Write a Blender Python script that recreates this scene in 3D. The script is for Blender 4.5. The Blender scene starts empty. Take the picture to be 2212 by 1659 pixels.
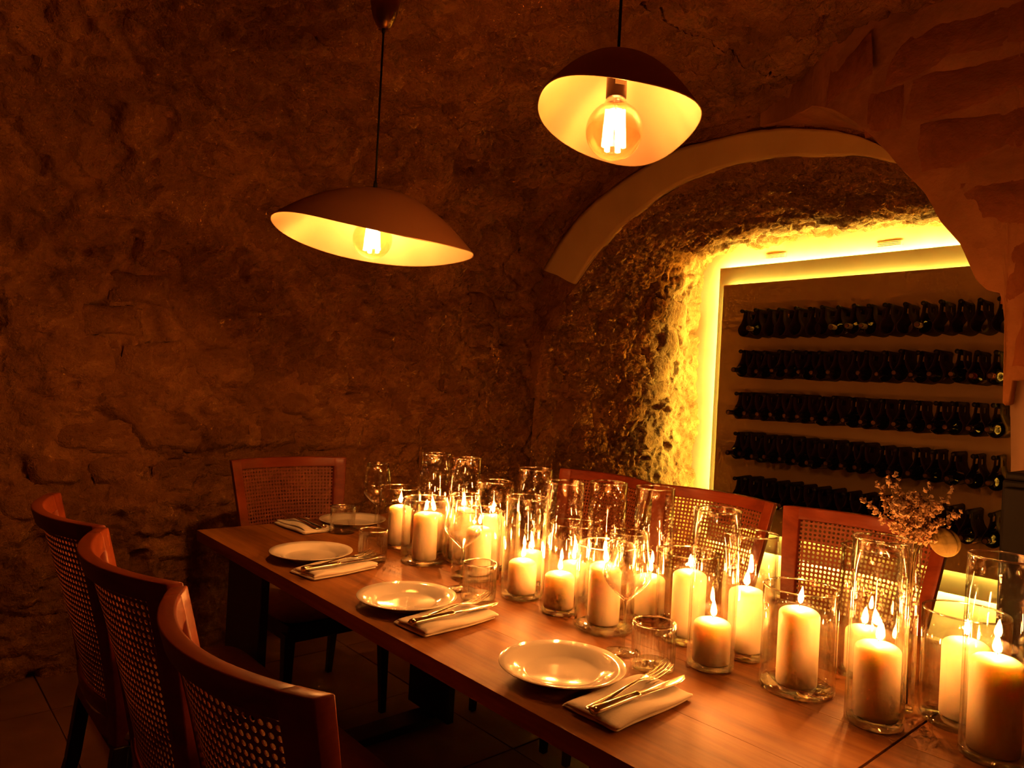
import bpy, math, random
import numpy as np
from mathutils import Matrix, Vector
random.seed(7)
SC = bpy.context.scene
COL = SC.collection
PI = math.pi

# ------------------------------------------------------------------ camera, world, exposure
cam = bpy.data.cameras.new('camera')
cam.sensor_fit = 'HORIZONTAL'; cam.sensor_width = 36.0; cam.lens = 25.64
cam.clip_start = 0.02; cam.clip_end = 60
cam_o = bpy.data.objects.new('camera', cam); COL.objects.link(cam_o)
cam_o.matrix_world = Matrix(((0.749287, -0.041324, -0.660955, 0.0),
                             (-0.660180, 0.032152, -0.750419, 0.0),
                             (0.052261, 0.998628, -0.003191, 1.272),
                             (0, 0, 0, 1)))
SC.camera = cam_o
w = bpy.data.worlds.new('world'); SC.world = w; w.use_nodes = True
w.node_tree.nodes['Background'].inputs[0].default_value = (0.0, 0.0, 0.0, 1)
w.node_tree.nodes['Background'].inputs[1].default_value = 0.0
SC.view_settings.view_transform = 'Standard'
SC.view_settings.look = 'None'
SC.view_settings.gamma = 1.0
SC.view_settings.use_curve_mapping = False
SC.view_settings.exposure = 0.0
cy = SC.cycles
cy.max_bounces = 6; cy.diffuse_bounces = 3; cy.glossy_bounces = 3; cy.transmission_bounces = 4
cy.transparent_max_bounces = 56
cy.caustics_reflective = False; cy.caustics_refractive = False
cy.sample_clamp_indirect = 80.0; cy.sample_clamp_direct = 0.0
cy.use_denoising = True
cy.use_adaptive_sampling = True; cy.adaptive_threshold = 0.12; cy.adaptive_min_samples = 10
cy.use_light_tree = True
# strengths of the light sources the place has
FLAME_S = 1180.0
BULB_S = 960.0
LED_S = 290.0
WARM = (1.0, 0.305, 0.055)
BULB_C = (1.0, 0.40, 0.11)
LEDC = (0.92, 1.0, 0.26)

# ------------------------------------------------------------------ vectorised noise
def _h(ix, iy, iz, s=0):
    n = (ix.astype(np.int64) * 374761393 + iy.astype(np.int64) * 668265263 + iz.astype(np.int64) * 2147483647 + s * 1274126177) & 0xffffffff
    n = ((n ^ (n >> 13)) * 1274126177) & 0xffffffff
    n = ((n ^ (n >> 16)) * 2246822519) & 0xffffffff
    n = n ^ (n >> 15)
    return (n & 0xffffff) / float(0xffffff)
def vnoise(P, s=0):
    i = np.floor(P); fr = P - i; fr = fr * fr * fr * (fr * (fr * 6 - 15) + 10)
    i = i.astype(np.int64); r = 0
    for dx in (0, 1):
        for dy in (0, 1):
            for dz in (0, 1):
                wgt = (fr[..., 0] if dx else 1 - fr[..., 0]) * (fr[..., 1] if dy else 1 - fr[..., 1]) * (fr[..., 2] if dz else 1 - fr[..., 2])
                r = r + wgt * _h(i[..., 0] + dx, i[..., 1] + dy, i[..., 2] + dz, s)
    return r * 2 - 1
def fbm(P, o=4, s=0):
    r = 0; a = 1.0; t = 0
    for k in range(o):
        r = r + a * vnoise(P * (2.03 ** k), s + k); t += a; a *= 0.5
    return r / t
def ridged(P, o=3, s=0):
    r = 0; a = 1.0; t = 0
    for k in range(o):
        r = r + a * (1 - np.abs(vnoise(P * (2.1 ** k), s + k))); t += a; a *= 0.5
    return r / t
def worley(P, s=0):
    i = np.floor(P).astype(np.int64)
    f1 = np.full(P.shape[:-1], 9.0); f2 = f1.copy(); cid = np.zeros(P.shape[:-1])
    for dx in (-1, 0, 1):
        for dy in (-1, 0, 1):
            for dz in (-1, 0, 1):
                jx, jy, jz = i[..., 0] + dx, i[..., 1] + dy, i[..., 2] + dz
                q = np.stack([jx + _h(jx, jy, jz, s), jy + _h(jx, jy, jz, s + 1), jz + _h(jx, jy, jz, s + 2)], -1)
                d = np.sqrt(((q - P) ** 2).sum(-1)); c = _h(jx, jy, jz, s + 3)
                n1 = d < f1
                f2 = np.where(n1, f1, np.minimum(f2, d)); cid = np.where(n1, c, cid); f1 = np.where(n1, d, f1)
    return f1, f2, cid
def sstep(a, b, x):
    t = np.clip((x - a) / (b - a), 0, 1); return t * t * (3 - 2 * t)

# ------------------------------------------------------------------ material helpers
def newmat(name):
    m = bpy.data.materials.new(name); m.use_nodes = True
    nt = m.node_tree; nt.nodes.clear()
    out = nt.nodes.new('ShaderNodeOutputMaterial')
    return m, nt, out
def N(nt, t, **k):
    n = nt.nodes.new('ShaderNode' + t)
    for a, b in k.items(): setattr(n, a, b)
    return n
def L(nt, a, b): nt.links.new(a, b)
def principled(name, color, rough=0.5, metal=0.0, **kw):
    m, nt, out = newmat(name)
    p = N(nt, 'BsdfPrincipled'); L(nt, p.outputs[0], out.inputs[0])
    p.inputs['Base Color'].default_value = (*color, 1); p.inputs['Roughness'].default_value = rough; p.inputs['Metallic'].default_value = metal
    for k, v in kw.items(): p.inputs[k.replace('_', ' ')].default_value = v
    m['p'] = p.name
    return m
def ramp(nt, fac, stops):
    r = N(nt, 'ValToRGB'); e = r.color_ramp.elements
    e[0].position, e[0].color = stops[0][0], (*stops[0][1], 1)
    e[1].position, e[1].color = stops[-1][0], (*stops[-1][1], 1)
    for p_, c_ in stops[1:-1]:
        x = e.new(p_); x.color = (*c_, 1)
    L(nt, fac, r.inputs[0]); return r
def noisy(name, stops, scale=6.0, rough=0.8, detail=6, bump=0.3, bscale=30.0, bdist=0.01, metal=0.0, stretch=(1, 1, 1), coords='Object', distort=0.4, rvar=0.0, **kw):
    m, nt, out = newmat(name)
    p = N(nt, 'BsdfPrincipled'); L(nt, p.outputs[0], out.inputs[0])
    p.inputs['Roughness'].default_value = rough; p.inputs['Metallic'].default_value = metal
    for k, v in kw.items(): p.inputs[k.replace('_', ' ')].default_value = v
    tc = N(nt, 'TexCoord'); mp = N(nt, 'Mapping'); mp.inputs['Scale'].default_value = stretch
    L(nt, tc.outputs[coords], mp.inputs[0])
    n1 = N(nt, 'TexNoise'); n1.inputs['Scale'].default_value = scale; n1.inputs['Detail'].default_value = detail; n1.inputs['Distortion'].default_value = distort
    L(nt, mp.outputs[0], n1.inputs[0])
    r = ramp(nt, n1.outputs[0], stops); L(nt, r.outputs[0], p.inputs['Base Color'])
    if bump:
        n2 = N(nt, 'TexNoise'); n2.inputs['Scale'].default_value = bscale; n2.inputs['Detail'].default_value = 5
        L(nt, mp.outputs[0], n2.inputs[0])
        b = N(nt, 'Bump'); b.inputs['Strength'].default_value = bump; b.inputs['Distance'].default_value = bdist
        L(nt, n2.outputs[0], b.inputs['Height']); L(nt, b.outputs[0], p.inputs['Normal'])
    return m
def stone_mat(name, dark, mid, light, sc=3.2, bump=0.55, bd=0.02):
    m, nt, out = newmat(name)
    p = N(nt, 'BsdfPrincipled'); L(nt, p.outputs[0], out.inputs[0]); p.inputs['Roughness'].default_value = 0.92
    p.inputs['Specular IOR Level'].default_value = 0.15
    tc = N(nt, 'TexCoord')
    n1 = N(nt, 'TexNoise'); n1.inputs['Scale'].default_value = sc; n1.inputs['Detail'].default_value = 5; n1.inputs['Roughness'].default_value = 0.68; n1.inputs['Distortion'].default_value = 0.6
    L(nt, tc.outputs['Object'], n1.inputs[0])
    v = N(nt, 'TexVoronoi'); v.inputs['Scale'].default_value = 7.5; v.inputs['Randomness'].default_value = 1.0
    ad = N(nt, 'MixRGB'); ad.inputs[0].default_value = 0.16
    L(nt, tc.outputs['Object'], ad.inputs[1]); L(nt, n1.outputs['Color'], ad.inputs[2]); L(nt, ad.outputs[0], v.inputs[0])
    bw = N(nt, 'RGBToBW'); L(nt, v.outputs['Color'], bw.inputs[0])
    a1 = N(nt, 'Math', operation='MULTIPLY_ADD'); L(nt, bw.outputs[0], a1.inputs[0]); a1.inputs[1].default_value = 0.22; L(nt, n1.outputs[0], a1.inputs[2])
    r = ramp(nt, a1.outputs[0], [(0.38, dark), (0.60, mid), (0.80, light)])
    L(nt, r.outputs[0], p.inputs['Base Color'])
    n2 = N(nt, 'TexNoise'); n2.inputs['Scale'].default_value = 30; n2.inputs['Detail'].default_value = 3.5; n2.inputs['Roughness'].default_value = 0.7
    L(nt, tc.outputs['Object'], n2.inputs[0])
    b = N(nt, 'Bump'); b.inputs['Strength'].default_value = bump; b.inputs['Distance'].default_value = bd
    L(nt, n2.outputs[0], b.inputs['Height']); L(nt, b.outputs[0], p.inputs['Normal'])
    return m
def emit(name, color, s):
    m, nt, out = newmat(name); e = N(nt, 'Emission'); e.inputs[0].default_value = (*color, 1); e.inputs[1].default_value = s
    L(nt, e.outputs[0], out.inputs[0]); return m
def thin_glass(name, tint=(0.985, 0.985, 0.98), f0=0.05, power=3.0, top=0.95, rough=0.0):
    # clear glass: seen square-on nearly everything passes straight on, towards grazing it reflects and refracts
    m, nt, out = newmat(name)
    lw = N(nt, 'LayerWeight'); lw.inputs[0].default_value = 0.5
    pw = N(nt, 'Math', operation='POWER'); L(nt, lw.outputs['Facing'], pw.inputs[0]); pw.inputs[1].default_value = power
    ma = N(nt, 'Math', operation='MULTIPLY_ADD'); L(nt, pw.outputs[0], ma.inputs[0]); ma.inputs[1].default_value = top - f0; ma.inputs[2].default_value = f0
    t = N(nt, 'BsdfTransparent'); t.inputs[0].default_value = (*tint, 1)
    g = N(nt, 'BsdfGlossy'); g.inputs['Roughness'].default_value = rough; g.inputs[0].default_value = (1, 1, 1, 1)
    r = N(nt, 'BsdfGlass'); r.inputs['Roughness'].default_value = rough; r.inputs['IOR'].default_value = 1.42; r.inputs[0].default_value = (1, 1, 1, 1)
    gm = N(nt, 'MixShader'); gm.inputs[0].default_value = 0.42; L(nt, g.outputs[0], gm.inputs[1]); L(nt, r.outputs[0], gm.inputs[2])
    mx = N(nt, 'MixShader'); L(nt, ma.outputs[0], mx.inputs[0]); L(nt, t.outputs[0], mx.inputs[1]); L(nt, gm.outputs[0], mx.inputs[2])
    L(nt, mx.outputs[0], out.inputs[0]); return m
def thick_glass(name):
    m, nt, out = newmat(name); g = N(nt, 'BsdfGlass'); g.inputs['IOR'].default_value = 1.45; g.inputs['Roughness'].default_value = 0.0
    g.inputs[0].default_value = (0.93, 0.97, 0.90, 1)
    L(nt, g.outputs[0], out.inputs[0]); return m

M = {}
M['rubble'] = stone_mat('rubble_stone', (0.205, 0.078, 0.018), (0.32, 0.132, 0.033), (0.45, 0.20, 0.056), bump=0.9)
M['block'] = stone_mat('cut_stone', (0.24, 0.070, 0.018), (0.34, 0.110, 0.030), (0.44, 0.155, 0.045), sc=4.5, bump=0.35)
M['mortar'] = stone_mat('lime_mortar', (0.34, 0.135, 0.045), (0.44, 0.185, 0.065), (0.52, 0.23, 0.085), sc=5.0, bump=0.3, bd=0.012)
M['plaster'] = noisy('smooth_plaster', [(0.35, (0.56, 0.35, 0.16)), (0.65, (0.64, 0.41, 0.20))], scale=4, rough=0.85, bump=0.12, bscale=18, bdist=0.01)
M['limewash'] = noisy('limewashed_arch', [(0.35, (0.80, 0.56, 0.20)), (0.65, (0.88, 0.64, 0.26))], scale=4, rough=0.85, bump=0.1, bscale=16, bdist=0.008)
M['plaster_warm'] = noisy('pier_plaster', [(0.35, (0.52, 0.33, 0.19)), (0.65, (0.60, 0.39, 0.23))], scale=3, rough=0.85, bump=0.1, bscale=14, bdist=0.01)
M['board'] = noisy('painted_board', [(0.4, (0.58, 0.36, 0.14)), (0.6, (0.64, 0.40, 0.16))], scale=2, rough=0.7, bump=0.05, bscale=60, bdist=0.002)
M['board_back'] = noisy('painted_board_back', [(0.4, (0.52, 0.33, 0.13)), (0.6, (0.58, 0.37, 0.15))], scale=2, rough=0.7, bump=0.0)
M['tile'] = noisy('slate_tile', [(0.3, (0.21, 0.085, 0.036)), (0.7, (0.32, 0.135, 0.056))], scale=5, rough=0.62, bump=0.2, bscale=25, bdist=0.006)
M['grout'] = noisy('grout', [(0.3, (0.24, 0.12, 0.055)), (0.7, (0.30, 0.15, 0.07))], scale=20, rough=0.9)
def wood(name, c1, c2, c3, rough, coat=0.0, axis=1, sc=1.0):
    m, nt, out = newmat(name)
    p = N(nt, 'BsdfPrincipled'); L(nt, p.outputs[0], out.inputs[0]); p.inputs['Roughness'].default_value = rough; p.inputs['Coat Weight'].default_value = coat; p.inputs['Specular IOR Level'].default_value = 0.22; p.inputs['Coat Roughness'].default_value = 0.25
    tc = N(nt, 'TexCoord'); oi = N(nt, 'ObjectInfo'); mp = N(nt, 'Mapping')
    s = [9.0 * sc] * 3; s[axis] = 0.8 * sc; mp.inputs['Scale'].default_value = s
    off = N(nt, 'VectorMath', operation='SCALE'); off.inputs[0].default_value = (13.1, 7.7, 3.3); L(nt, oi.outputs['Random'], off.inputs['Scale'])
    ad = N(nt, 'VectorMath', operation='ADD'); L(nt, tc.outputs['Object'], ad.inputs[0]); L(nt, off.outputs[0], ad.inputs[1]); L(nt, ad.outputs[0], mp.inputs[0])
    n1 = N(nt, 'TexNoise'); n1.inputs['Scale'].default_value = 1.3; n1.inputs['Detail'].default_value = 6; n1.inputs['Distortion'].default_value = 1.2; L(nt, mp.outputs[0], n1.inputs[0])
    n3 = N(nt, 'TexNoise'); n3.inputs['Scale'].default_value = 11; n3.inputs['Detail'].default_value = 3; L(nt, mp.outputs[0], n3.inputs[0])
    a = N(nt, 'Math', operation='MULTIPLY_ADD'); L(nt, n3.outputs[0], a.inputs[0]); a.inputs[1].default_value = 0.28; L(nt, n1.outputs[0], a.inputs[2])
    r = ramp(nt, a.outputs[0], [(0.42, c1), (0.62, c2), (0.82, c3)]); L(nt, r.outputs[0], p.inputs['Base Color'])
    b = N(nt, 'Bump'); b.inputs['Strength'].default_value = 0.12; b.inputs['Distance'].default_value = 0.002; L(nt, n3.outputs[0], b.inputs['Height']); L(nt, b.outputs[0], p.inputs['Normal'])
    return m
M['table_wood'] = wood('table_wood', (0.125, 0.042, 0.008), (0.235, 0.090, 0.017), (0.33, 0.142, 0.029), 0.5, 0.0)
M['chair_wood'] = wood('chair_wood', (0.18, 0.028, 0.007), (0.26, 0.044, 0.011), (0.34, 0.066, 0.017), 0.38, 0.15, axis=0)
M['dark_wood'] = principled('dark_stained_wood', (0.022, 0.011, 0.007), 0.5)
M['black_metal'] = principled('black_metal', (0.012, 0.010, 0.009), 0.45)
M['cane'] = noisy('woven_cane', [(0.3, (0.25, 0.058, 0.016)), (0.7, (0.34, 0.088, 0.026))], scale=60, rough=0.55, bump=0.2, bscale=200, bdist=0.002)
M['cushion'] = noisy('seat_fabric', [(0.3, (0.30, 0.155, 0.06)), (0.7, (0.38, 0.20, 0.08))], scale=40, rough=0.95, bump=0.2, bscale=300, bdist=0.002)
M['porcelain'] = principled('white_porcelain', (0.80, 0.78, 0.70), 0.10, Coat_Weight=0.5, Coat_Roughness=0.03)
M['linen'] = noisy('white_linen', [(0.3, (0.74, 0.70, 0.60)), (0.7, (0.80, 0.76, 0.66))], scale=30, rough=0.95, bump=0.25, bscale=260, bdist=0.002)
M['silver'] = principled('polished_silver', (0.86, 0.80, 0.68), 0.16, 1.0)
M['wax'] = principled('ivory_wax', (0.88, 0.82, 0.66), 0.42, Subsurface_Weight=1.0, Subsurface_Scale=0.030)
M['wax'].node_tree.nodes[M['wax']['p']].inputs['Subsurface Radius'].default_value = (1.0, 0.78, 0.5)
M['wick'] = principled('charred_wick', (0.02, 0.012, 0.008), 0.9)
M['flame'] = emit('candle_flame', WARM, FLAME_S)
M['glass'] = thin_glass('clear_glass', f0=0.055)
M['glass_table'] = thin_glass('clear_tableware_glass', f0=0.09, power=2.0)
M['glass_rim'] = thin_glass('clear_glass_rim', tint=(0.9, 0.9, 0.86), f0=0.62, rough=0.10)
M['glass_base'] = thin_glass('clear_glass_base', tint=(0.93, 0.95, 0.88), f0=0.16, power=2.0)
M['bulb_glass'] = thin_glass('amber_bulb_glass', tint=(0.90, 0.80, 0.62), f0=0.06, power=2.5)
M['filament'] = emit('led_filament', BULB_C, BULB_S)
M['filament_dim'] = emit('dimmer_led_filament', BULB_C, BULB_S * 0.4)
M['shade_out'] = principled('dark_bronze', (0.42, 0.17, 0.058), 0.6, 0.0)
M['shade_in'] = noisy('gold_leaf', [(0.3, (0.86, 0.60, 0.34)), (0.7, (0.92, 0.69, 0.42))], scale=5, rough=0.38, bump=0.06, bscale=9, bdist=0.01, metal=0.75, stretch=(1, 1, 0.4))
M['cord'] = principled('black_cord', (0.012, 0.008, 0.006), 0.7)
M['brass'] = principled('aged_brass', (0.32, 0.16, 0.055), 0.32, 1.0)
M['socket'] = principled('dark_socket', (0.05, 0.022, 0.012), 0.3, 0.6)
M['paper'] = principled('cream_paper', (0.72, 0.62, 0.46), 0.8)
M['led'] = emit('led_strip_light', LEDC, LED_S)
M['led_dim'] = emit('inner_led_strip_light', LEDC, LED_S * 0.17)
M['leather'] = noisy('dark_leather', [(0.3, (0.030, 0.009, 0.005)), (0.7, (0.050, 0.014, 0.007))], scale=30, rough=0.6, bump=0.2, bscale=120, bdist=0.003)
M['rod'] = principled('black_rod', (0.014, 0.008, 0.006), 0.5)
M['bottle'] = principled('dark_bottle_glass', (0.010, 0.012, 0.007), 0.08, Coat_Weight=0.6)
M['capsule_dark'] = principled('dark_capsule', (0.05, 0.02, 0.014), 0.4)
M['capsule_cork'] = principled('cork_end', (0.22, 0.10, 0.04), 0.8)
M['capsule_red'] = principled('red_capsule', (0.24, 0.015, 0.012), 0.4)
M['stem'] = principled('dry_stem', (0.20, 0.15, 0.045), 0.8)
M['blossom'] = noisy('dried_blossom', [(0.3, (0.55, 0.36, 0.20)), (0.7, (0.72, 0.53, 0.33))], scale=60, rough=0.9, bump=0)
M['pod'] = noisy('pale_seed_pod', [(0.35, (0.17, 0.13, 0.025)), (0.65, (0.30, 0.23, 0.05))], scale=16, rough=0.7, stretch=(1, 1, 5), bump=0.2, bscale=25, bdist=0.004)
M['cabinet'] = principled('black_lacquer', (0.006, 0.004, 0.003), 0.6, Specular_IOR_Level=0.2)

# ------------------------------------------------------------------ mesh helpers
def mesh(name, V, F, smooth=True):
    me = bpy.data.meshes.new(name); me.from_pydata([tuple(map(float, v)) for v in V], [], F); me.validate(); me.update()
    if smooth: me.polygons.foreach_set('use_smooth', [True] * len(me.polygons))
    return me
def obj(name, me, mat=None, parent=None, loc=None, rot=None):
    o = bpy.data.objects.new(name, me); COL.objects.link(o)
    if mat is not None and len(me.materials) == 0: me.materials.append(M[mat] if isinstance(mat, str) else mat)
    if parent is not None: o.parent = parent
    if loc is not None: o.location = loc
    if rot is not None: o.rotation_euler = rot
    return o
def empty(name, loc=(0, 0, 0), rz=0.0):
    o = bpy.data.objects.new(name, None); COL.objects.link(o); o.location = loc; o.rotation_euler = (0, 0, rz)
    o.empty_display_size = 0.05
    return o
def tag(o, label, cat, group=None):
    o['label'] = label; o['category'] = cat
    if group: o['group'] = group
    return o
def struct(o): o['kind'] = 'structure'; return o
def copy_tree(o, parent=None):
    c = o.copy(); COL.objects.link(c); c.parent = parent
    for ch in o.children:
        copy_tree(ch, c)
    return c
class MB:
    def __init__(s): s.V = []; s.F = []
    def add(s, V, F):
        b = len(s.V); s.V += [tuple(v) for v in V]; s.F += [tuple(i + b for i in f) for f in F]; return s
    def box(s, a, b):
        (x0, y0, z0), (x1, y1, z1) = a, b
        return s.add([(x0, y0, z0), (x1, y0, z0), (x1, y1, z0), (x0, y1, z0), (x0, y0, z1), (x1, y0, z1), (x1, y1, z1), (x0, y1, z1)],
                     [(0, 3, 2, 1), (4, 5, 6, 7), (0, 1, 5, 4), (1, 2, 6, 5), (2, 3, 7, 6), (3, 0, 4, 7)])
    def bar(s, p, q, w0, w1, d0=None, d1=None):   # tapered square bar from p to q
        d0 = d0 or w0; d1 = d1 or w1
        def sq(c, w, d): return [(c[0] - w / 2, c[1] - d / 2, c[2]), (c[0] + w / 2, c[1] - d / 2, c[2]), (c[0] + w / 2, c[1] + d / 2, c[2]), (c[0] - w / 2, c[1] + d / 2, c[2])]
        return s.add(sq(p, w0, d0) + sq(q, w1, d1), [(0, 3, 2, 1), (4, 5, 6, 7), (0, 1, 5, 4), (1, 2, 6, 5), (2, 3, 7, 6), (3, 0, 4, 7)])
    def tube(s, pts, rad, n=8, cap=True):
        pts = [Vector(p) for p in pts]; k = len(pts)
        rad = [rad] * k if not hasattr(rad, '__len__') else rad
        V = []; F = []; up = None
        for i, p in enumerate(pts):
            t = (pts[min(i + 1, k - 1)] - pts[max(i - 1, 0)]).normalized()
            if up is None: up = Vector((0, 0, 1)) if abs(t.z) < 0.9 else Vector((1, 0, 0))
            a = t.cross(up).normalized(); b = a.cross(t).normalized(); up = b
            for j in range(n):
                an = 2 * PI * j / n; V.append(p + (a * math.cos(an) + b * math.sin(an)) * rad[i])
        for i in range(k - 1):
            for j in range(n):
                F.append((i * n + j, i * n + (j + 1) % n, (i + 1) * n + (j + 1) % n, (i + 1) * n + j))
        if cap: F.append(tuple(range(n - 1, -1, -1))); F.append(tuple((k - 1) * n + j for j in range(n)))
        return s.add(V, F)
    def lathe(s, prof, n=32, c=(0, 0, 0), mod=None):   # prof: (r,z); r==0 closes
        V = []; F = []; rings = []
        for (r, z) in prof:
            if r < 1e-7:
                rings.append([len(V)] * n); V.append((c[0], c[1], c[2] + z))
            else:
                st = len(V); rings.append([st + j for j in range(n)])
                for j in range(n):
                    a = 2 * PI * j / n; rr = r * (mod(a, z) if mod else 1)
                    V.append((c[0] + rr * math.cos(a), c[1] + rr * math.sin(a), c[2] + z))
        for i in range(len(rings) - 1):
            A, B = rings[i], rings[i + 1]
            for j in range(n):
                q = (A[j], A[(j + 1) % n], B[(j + 1) % n], B[j]); u = []
                for x in q:
                    if x not in u: u.append(x)
                if len(u) > 2: F.append(tuple(u))
        return s.add(V, F)
    def grid(s, P, closed_u=False):
        nu, nv = len(P), len(P[0]); V = [p for r in P for p in r]; F = []
        for i in range(nu - 1 + (1 if closed_u else 0)):
            for j in range(nv - 1):
                i2 = (i + 1) % nu; F.append((i * nv + j, i2 * nv + j, i2 * nv + j + 1, i * nv + j + 1))
        return s.add(V, F)
    def mesh(s, name, smooth=True): return mesh(name, s.V, s.F, smooth)
def bevel(o, wdt, seg=2, ang=0.6):
    b = o.modifiers.new('bevel', 'BEVEL'); b.width = wdt; b.segments = seg; b.limit_method = 'ANGLE'; b.angle_limit = ang
    b.harden_normals = False
    return o
def npgrid(name, P, smooth=True, mask=None):
    nu, nv = P.shape[:2]
    idx = np.arange(nu * nv).reshape(nu, nv)
    Fq = np.stack([idx[:-1, :-1], idx[1:, :-1], idx[1:, 1:], idx[:-1, 1:]], -1).reshape(-1, 4)
    if mask is not None: Fq = Fq[mask.reshape(-1)]
    me = bpy.data.meshes.new(name); V = P.reshape(-1, 3)
    me.vertices.add(len(V)); me.vertices.foreach_set('co', V.astype(np.float32).ravel())
    me.loops.add(Fq.size); me.loops.foreach_set('vertex_index', Fq.ravel().astype(np.int32))
    me.polygons.add(len(Fq)); me.polygons.foreach_set('loop_start', np.arange(0, Fq.size, 4, dtype=np.int32))
    me.update(calc_edges=True); me.validate()
    me.polygons.foreach_set('use_smooth', [smooth] * len(me.polygons))
    return me
def normals(P):
    du = np.gradient(P, axis=0); dv = np.gradient(P, axis=1); n = np.cross(du, dv)
    return n / (np.linalg.norm(n, axis=-1, keepdims=True) + 1e-9)
def resample(pts, n):
    p = np.array(pts, float); d = np.r_[0, np.cumsum(np.linalg.norm(np.diff(p, axis=0), axis=1))]
    t = np.linspace(0, d[-1], n)
    return np.stack([np.interp(t, d, p[:, k]) for k in range(p.shape[1])], -1)

# ------------------------------------------------------------------ rubble relief
def relief(P, amp=1.0, sx=1.0):
    wv = np.stack([fbm(P * 3.1, 3, 11), fbm(P * 3.1, 3, 21), fbm(P * 3.1, 3, 31)], -1) * 0.10
    q = (P + wv) * np.array([5.0, 5.0, 7.0]) * sx
    f1, f2, cid = worley(q, 3)
    stones = sstep(0.0, 0.22, f2 - f1) * 0.014 + (cid - 0.5) * 0.034
    q2 = (P + wv * 0.6) * np.array([13.0, 13.0, 16.0]); g1, g2, c2 = worley(q2, 9)
    chips = (c2 - 0.5) * 0.024 + sstep(0, 0.25, g2 - g1) * 0.006
    low = fbm(P * 1.7, 3, 5) * 0.05
    fine = (ridged(P * 17, 3, 7) - 0.6) * 0.020 + fbm(P * 60, 2, 2) * 0.005
    pits = -0.03 * sstep(0.5, 0.75, fbm(P * 8.5, 2, 40)) - 0.05 * sstep(0.62, 0.75, vnoise(P * 11.0, 63))
    return amp * (stones + chips + low + fine + pits)

# vault: barrel with its axis along X; section in Y-Z
VY0, VA, VB, VZ0 = 1.6, 1.82, 3.5, 1.25
def vault_top(X): return 2.45 + 0.105 * np.maximum(0, X - 1.0)
def vault_section(n, X=1.0, zfloor=0.0):
    pts = [(VY0 + VA, zfloor)]
    for a in np.linspace(0, PI, 120):
        c, s_ = math.cos(a), math.sin(a)
        y = VY0 + (VA if c > 0 else VB) * math.copysign(abs(c) ** (2 / 3.0), c); z = VZ0 + (float(vault_top(X)) - VZ0) * abs(s_) ** (2 / 3.0)
        pts.append((y, z))
    pts.append((VY0 - VB, zfloor))
    return resample(pts, n)
def build_vault():
    nx = 400; xs = np.r_[np.linspace(-4.2, -1.55, 30), np.linspace(-1.5, 3.2, nx - 30)]
    secs = vault_section(900, 1.0)
    # split: end wall (large Y, lower part), ceiling, side wall behind the camera's left
    P = np.zeros((nx, 900, 3))
    for i, X in enumerate(xs):
        s_ = vault_section(900, X); P[i, :, 0] = X; P[i, :, 1] = s_[:, 0]; P[i, :, 2] = s_[:, 1]
    P[..., 1] += -0.012 * (P[..., 0] - 1.0) * (P[..., 1] > VY0)
    n = normals(P)
    D = P + n * relief(P)[..., None] * np.sign((n * (np.array([1, VY0, 1.2]) - P)).sum(-1))[..., None]
    zmid = 1.9
    k1 = int(np.argmax(P[0, :, 2] > zmid)); k2 = 900 - 2 - int(np.argmax(P[0, ::-1, 2] > 0.9))
    w1 = struct(obj('wall_far', npgrid('wall_far', D[:, :k1 + 1]), 'rubble'))
    c1 = struct(obj('ceiling', npgrid('ceiling', D[:, k1:k2 + 1]), 'rubble'))
    w2 = struct(obj('wall_near', npgrid('wall_near', D[::2, k2::2]), 'rubble'))
    return w1, c1
wall_far, ceiling = build_vault()

# individually readable stones: rough-faced lumps set into the masonry
def stone_mesh(wd, ht, dp, seed, rough=0.006):
    n, m = 9, 7; rng = random.Random(seed)
    k = [[rng.uniform(-0.10, 0.10) for _ in range(2)] for _ in range(4)]
    P = np.zeros((n, m, 3))
    for i in range(n):
        for j in range(m):
            u, v = i / (n - 1), j / (m - 1)
            wob = 0.05
            x = (u - 0.5) * wd; z = (v - 0.5) * ht
            for ci, (cu, cv) in enumerate(((0, 0), (1, 0), (1, 1), (0, 1))):
                wt = (u if cu else 1 - u) * (v if cv else 1 - v); x += wt * k[ci][0] * wd; z += wt * k[ci][1] * ht
            e = min(u, 1 - u, v, 1 - v); edge = 0 if e < 1e-6 else (0.82 if e < 0.2 else 1.0)
            P[i, j] = (x, -dp * edge, z)
    Q = P.copy(); nz = fbm(P * 16 + seed * 3.7, 3, seed); nz2 = fbm(P * 5 + seed * 1.3, 2, seed + 5)
    inner = (P[..., 1] < -1e-6)
    Q[..., 1] -= np.where(inner, nz * rough + nz2 * rough, 0)
    Q[..., 0] += fbm(P * 9 + 50 + seed, 2, seed) * 0.03; Q[..., 2] += fbm(P * 9 + 90 + seed, 2, seed) * 0.026
    return npgrid('stone', Q)
STONES = {}
def stone_lib(kind, mat, rough):
    STONES[kind] = []
    for s_ in range(10):
        me = stone_mesh(0.30, 0.17, 0.035, s_ + 17 * len(STONES), rough); me.materials.append(M[mat]); STONES[kind].append(me)
stone_lib('rubble', 'rubble', 0.012)
stone_lib('block', 'block', 0.005)
def put_stone(kind, parent, loc, yaw, w_, h_, proud=1.0, roll=0.0):
    o = obj('stone', random.choice(STONES[kind]), None, parent, loc)
    o.rotation_euler = (0, roll, yaw); o.scale = (w_ / 0.30, proud, h_ / 0.17)
    return o
rs = random.Random(4)
z = 0.62
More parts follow.
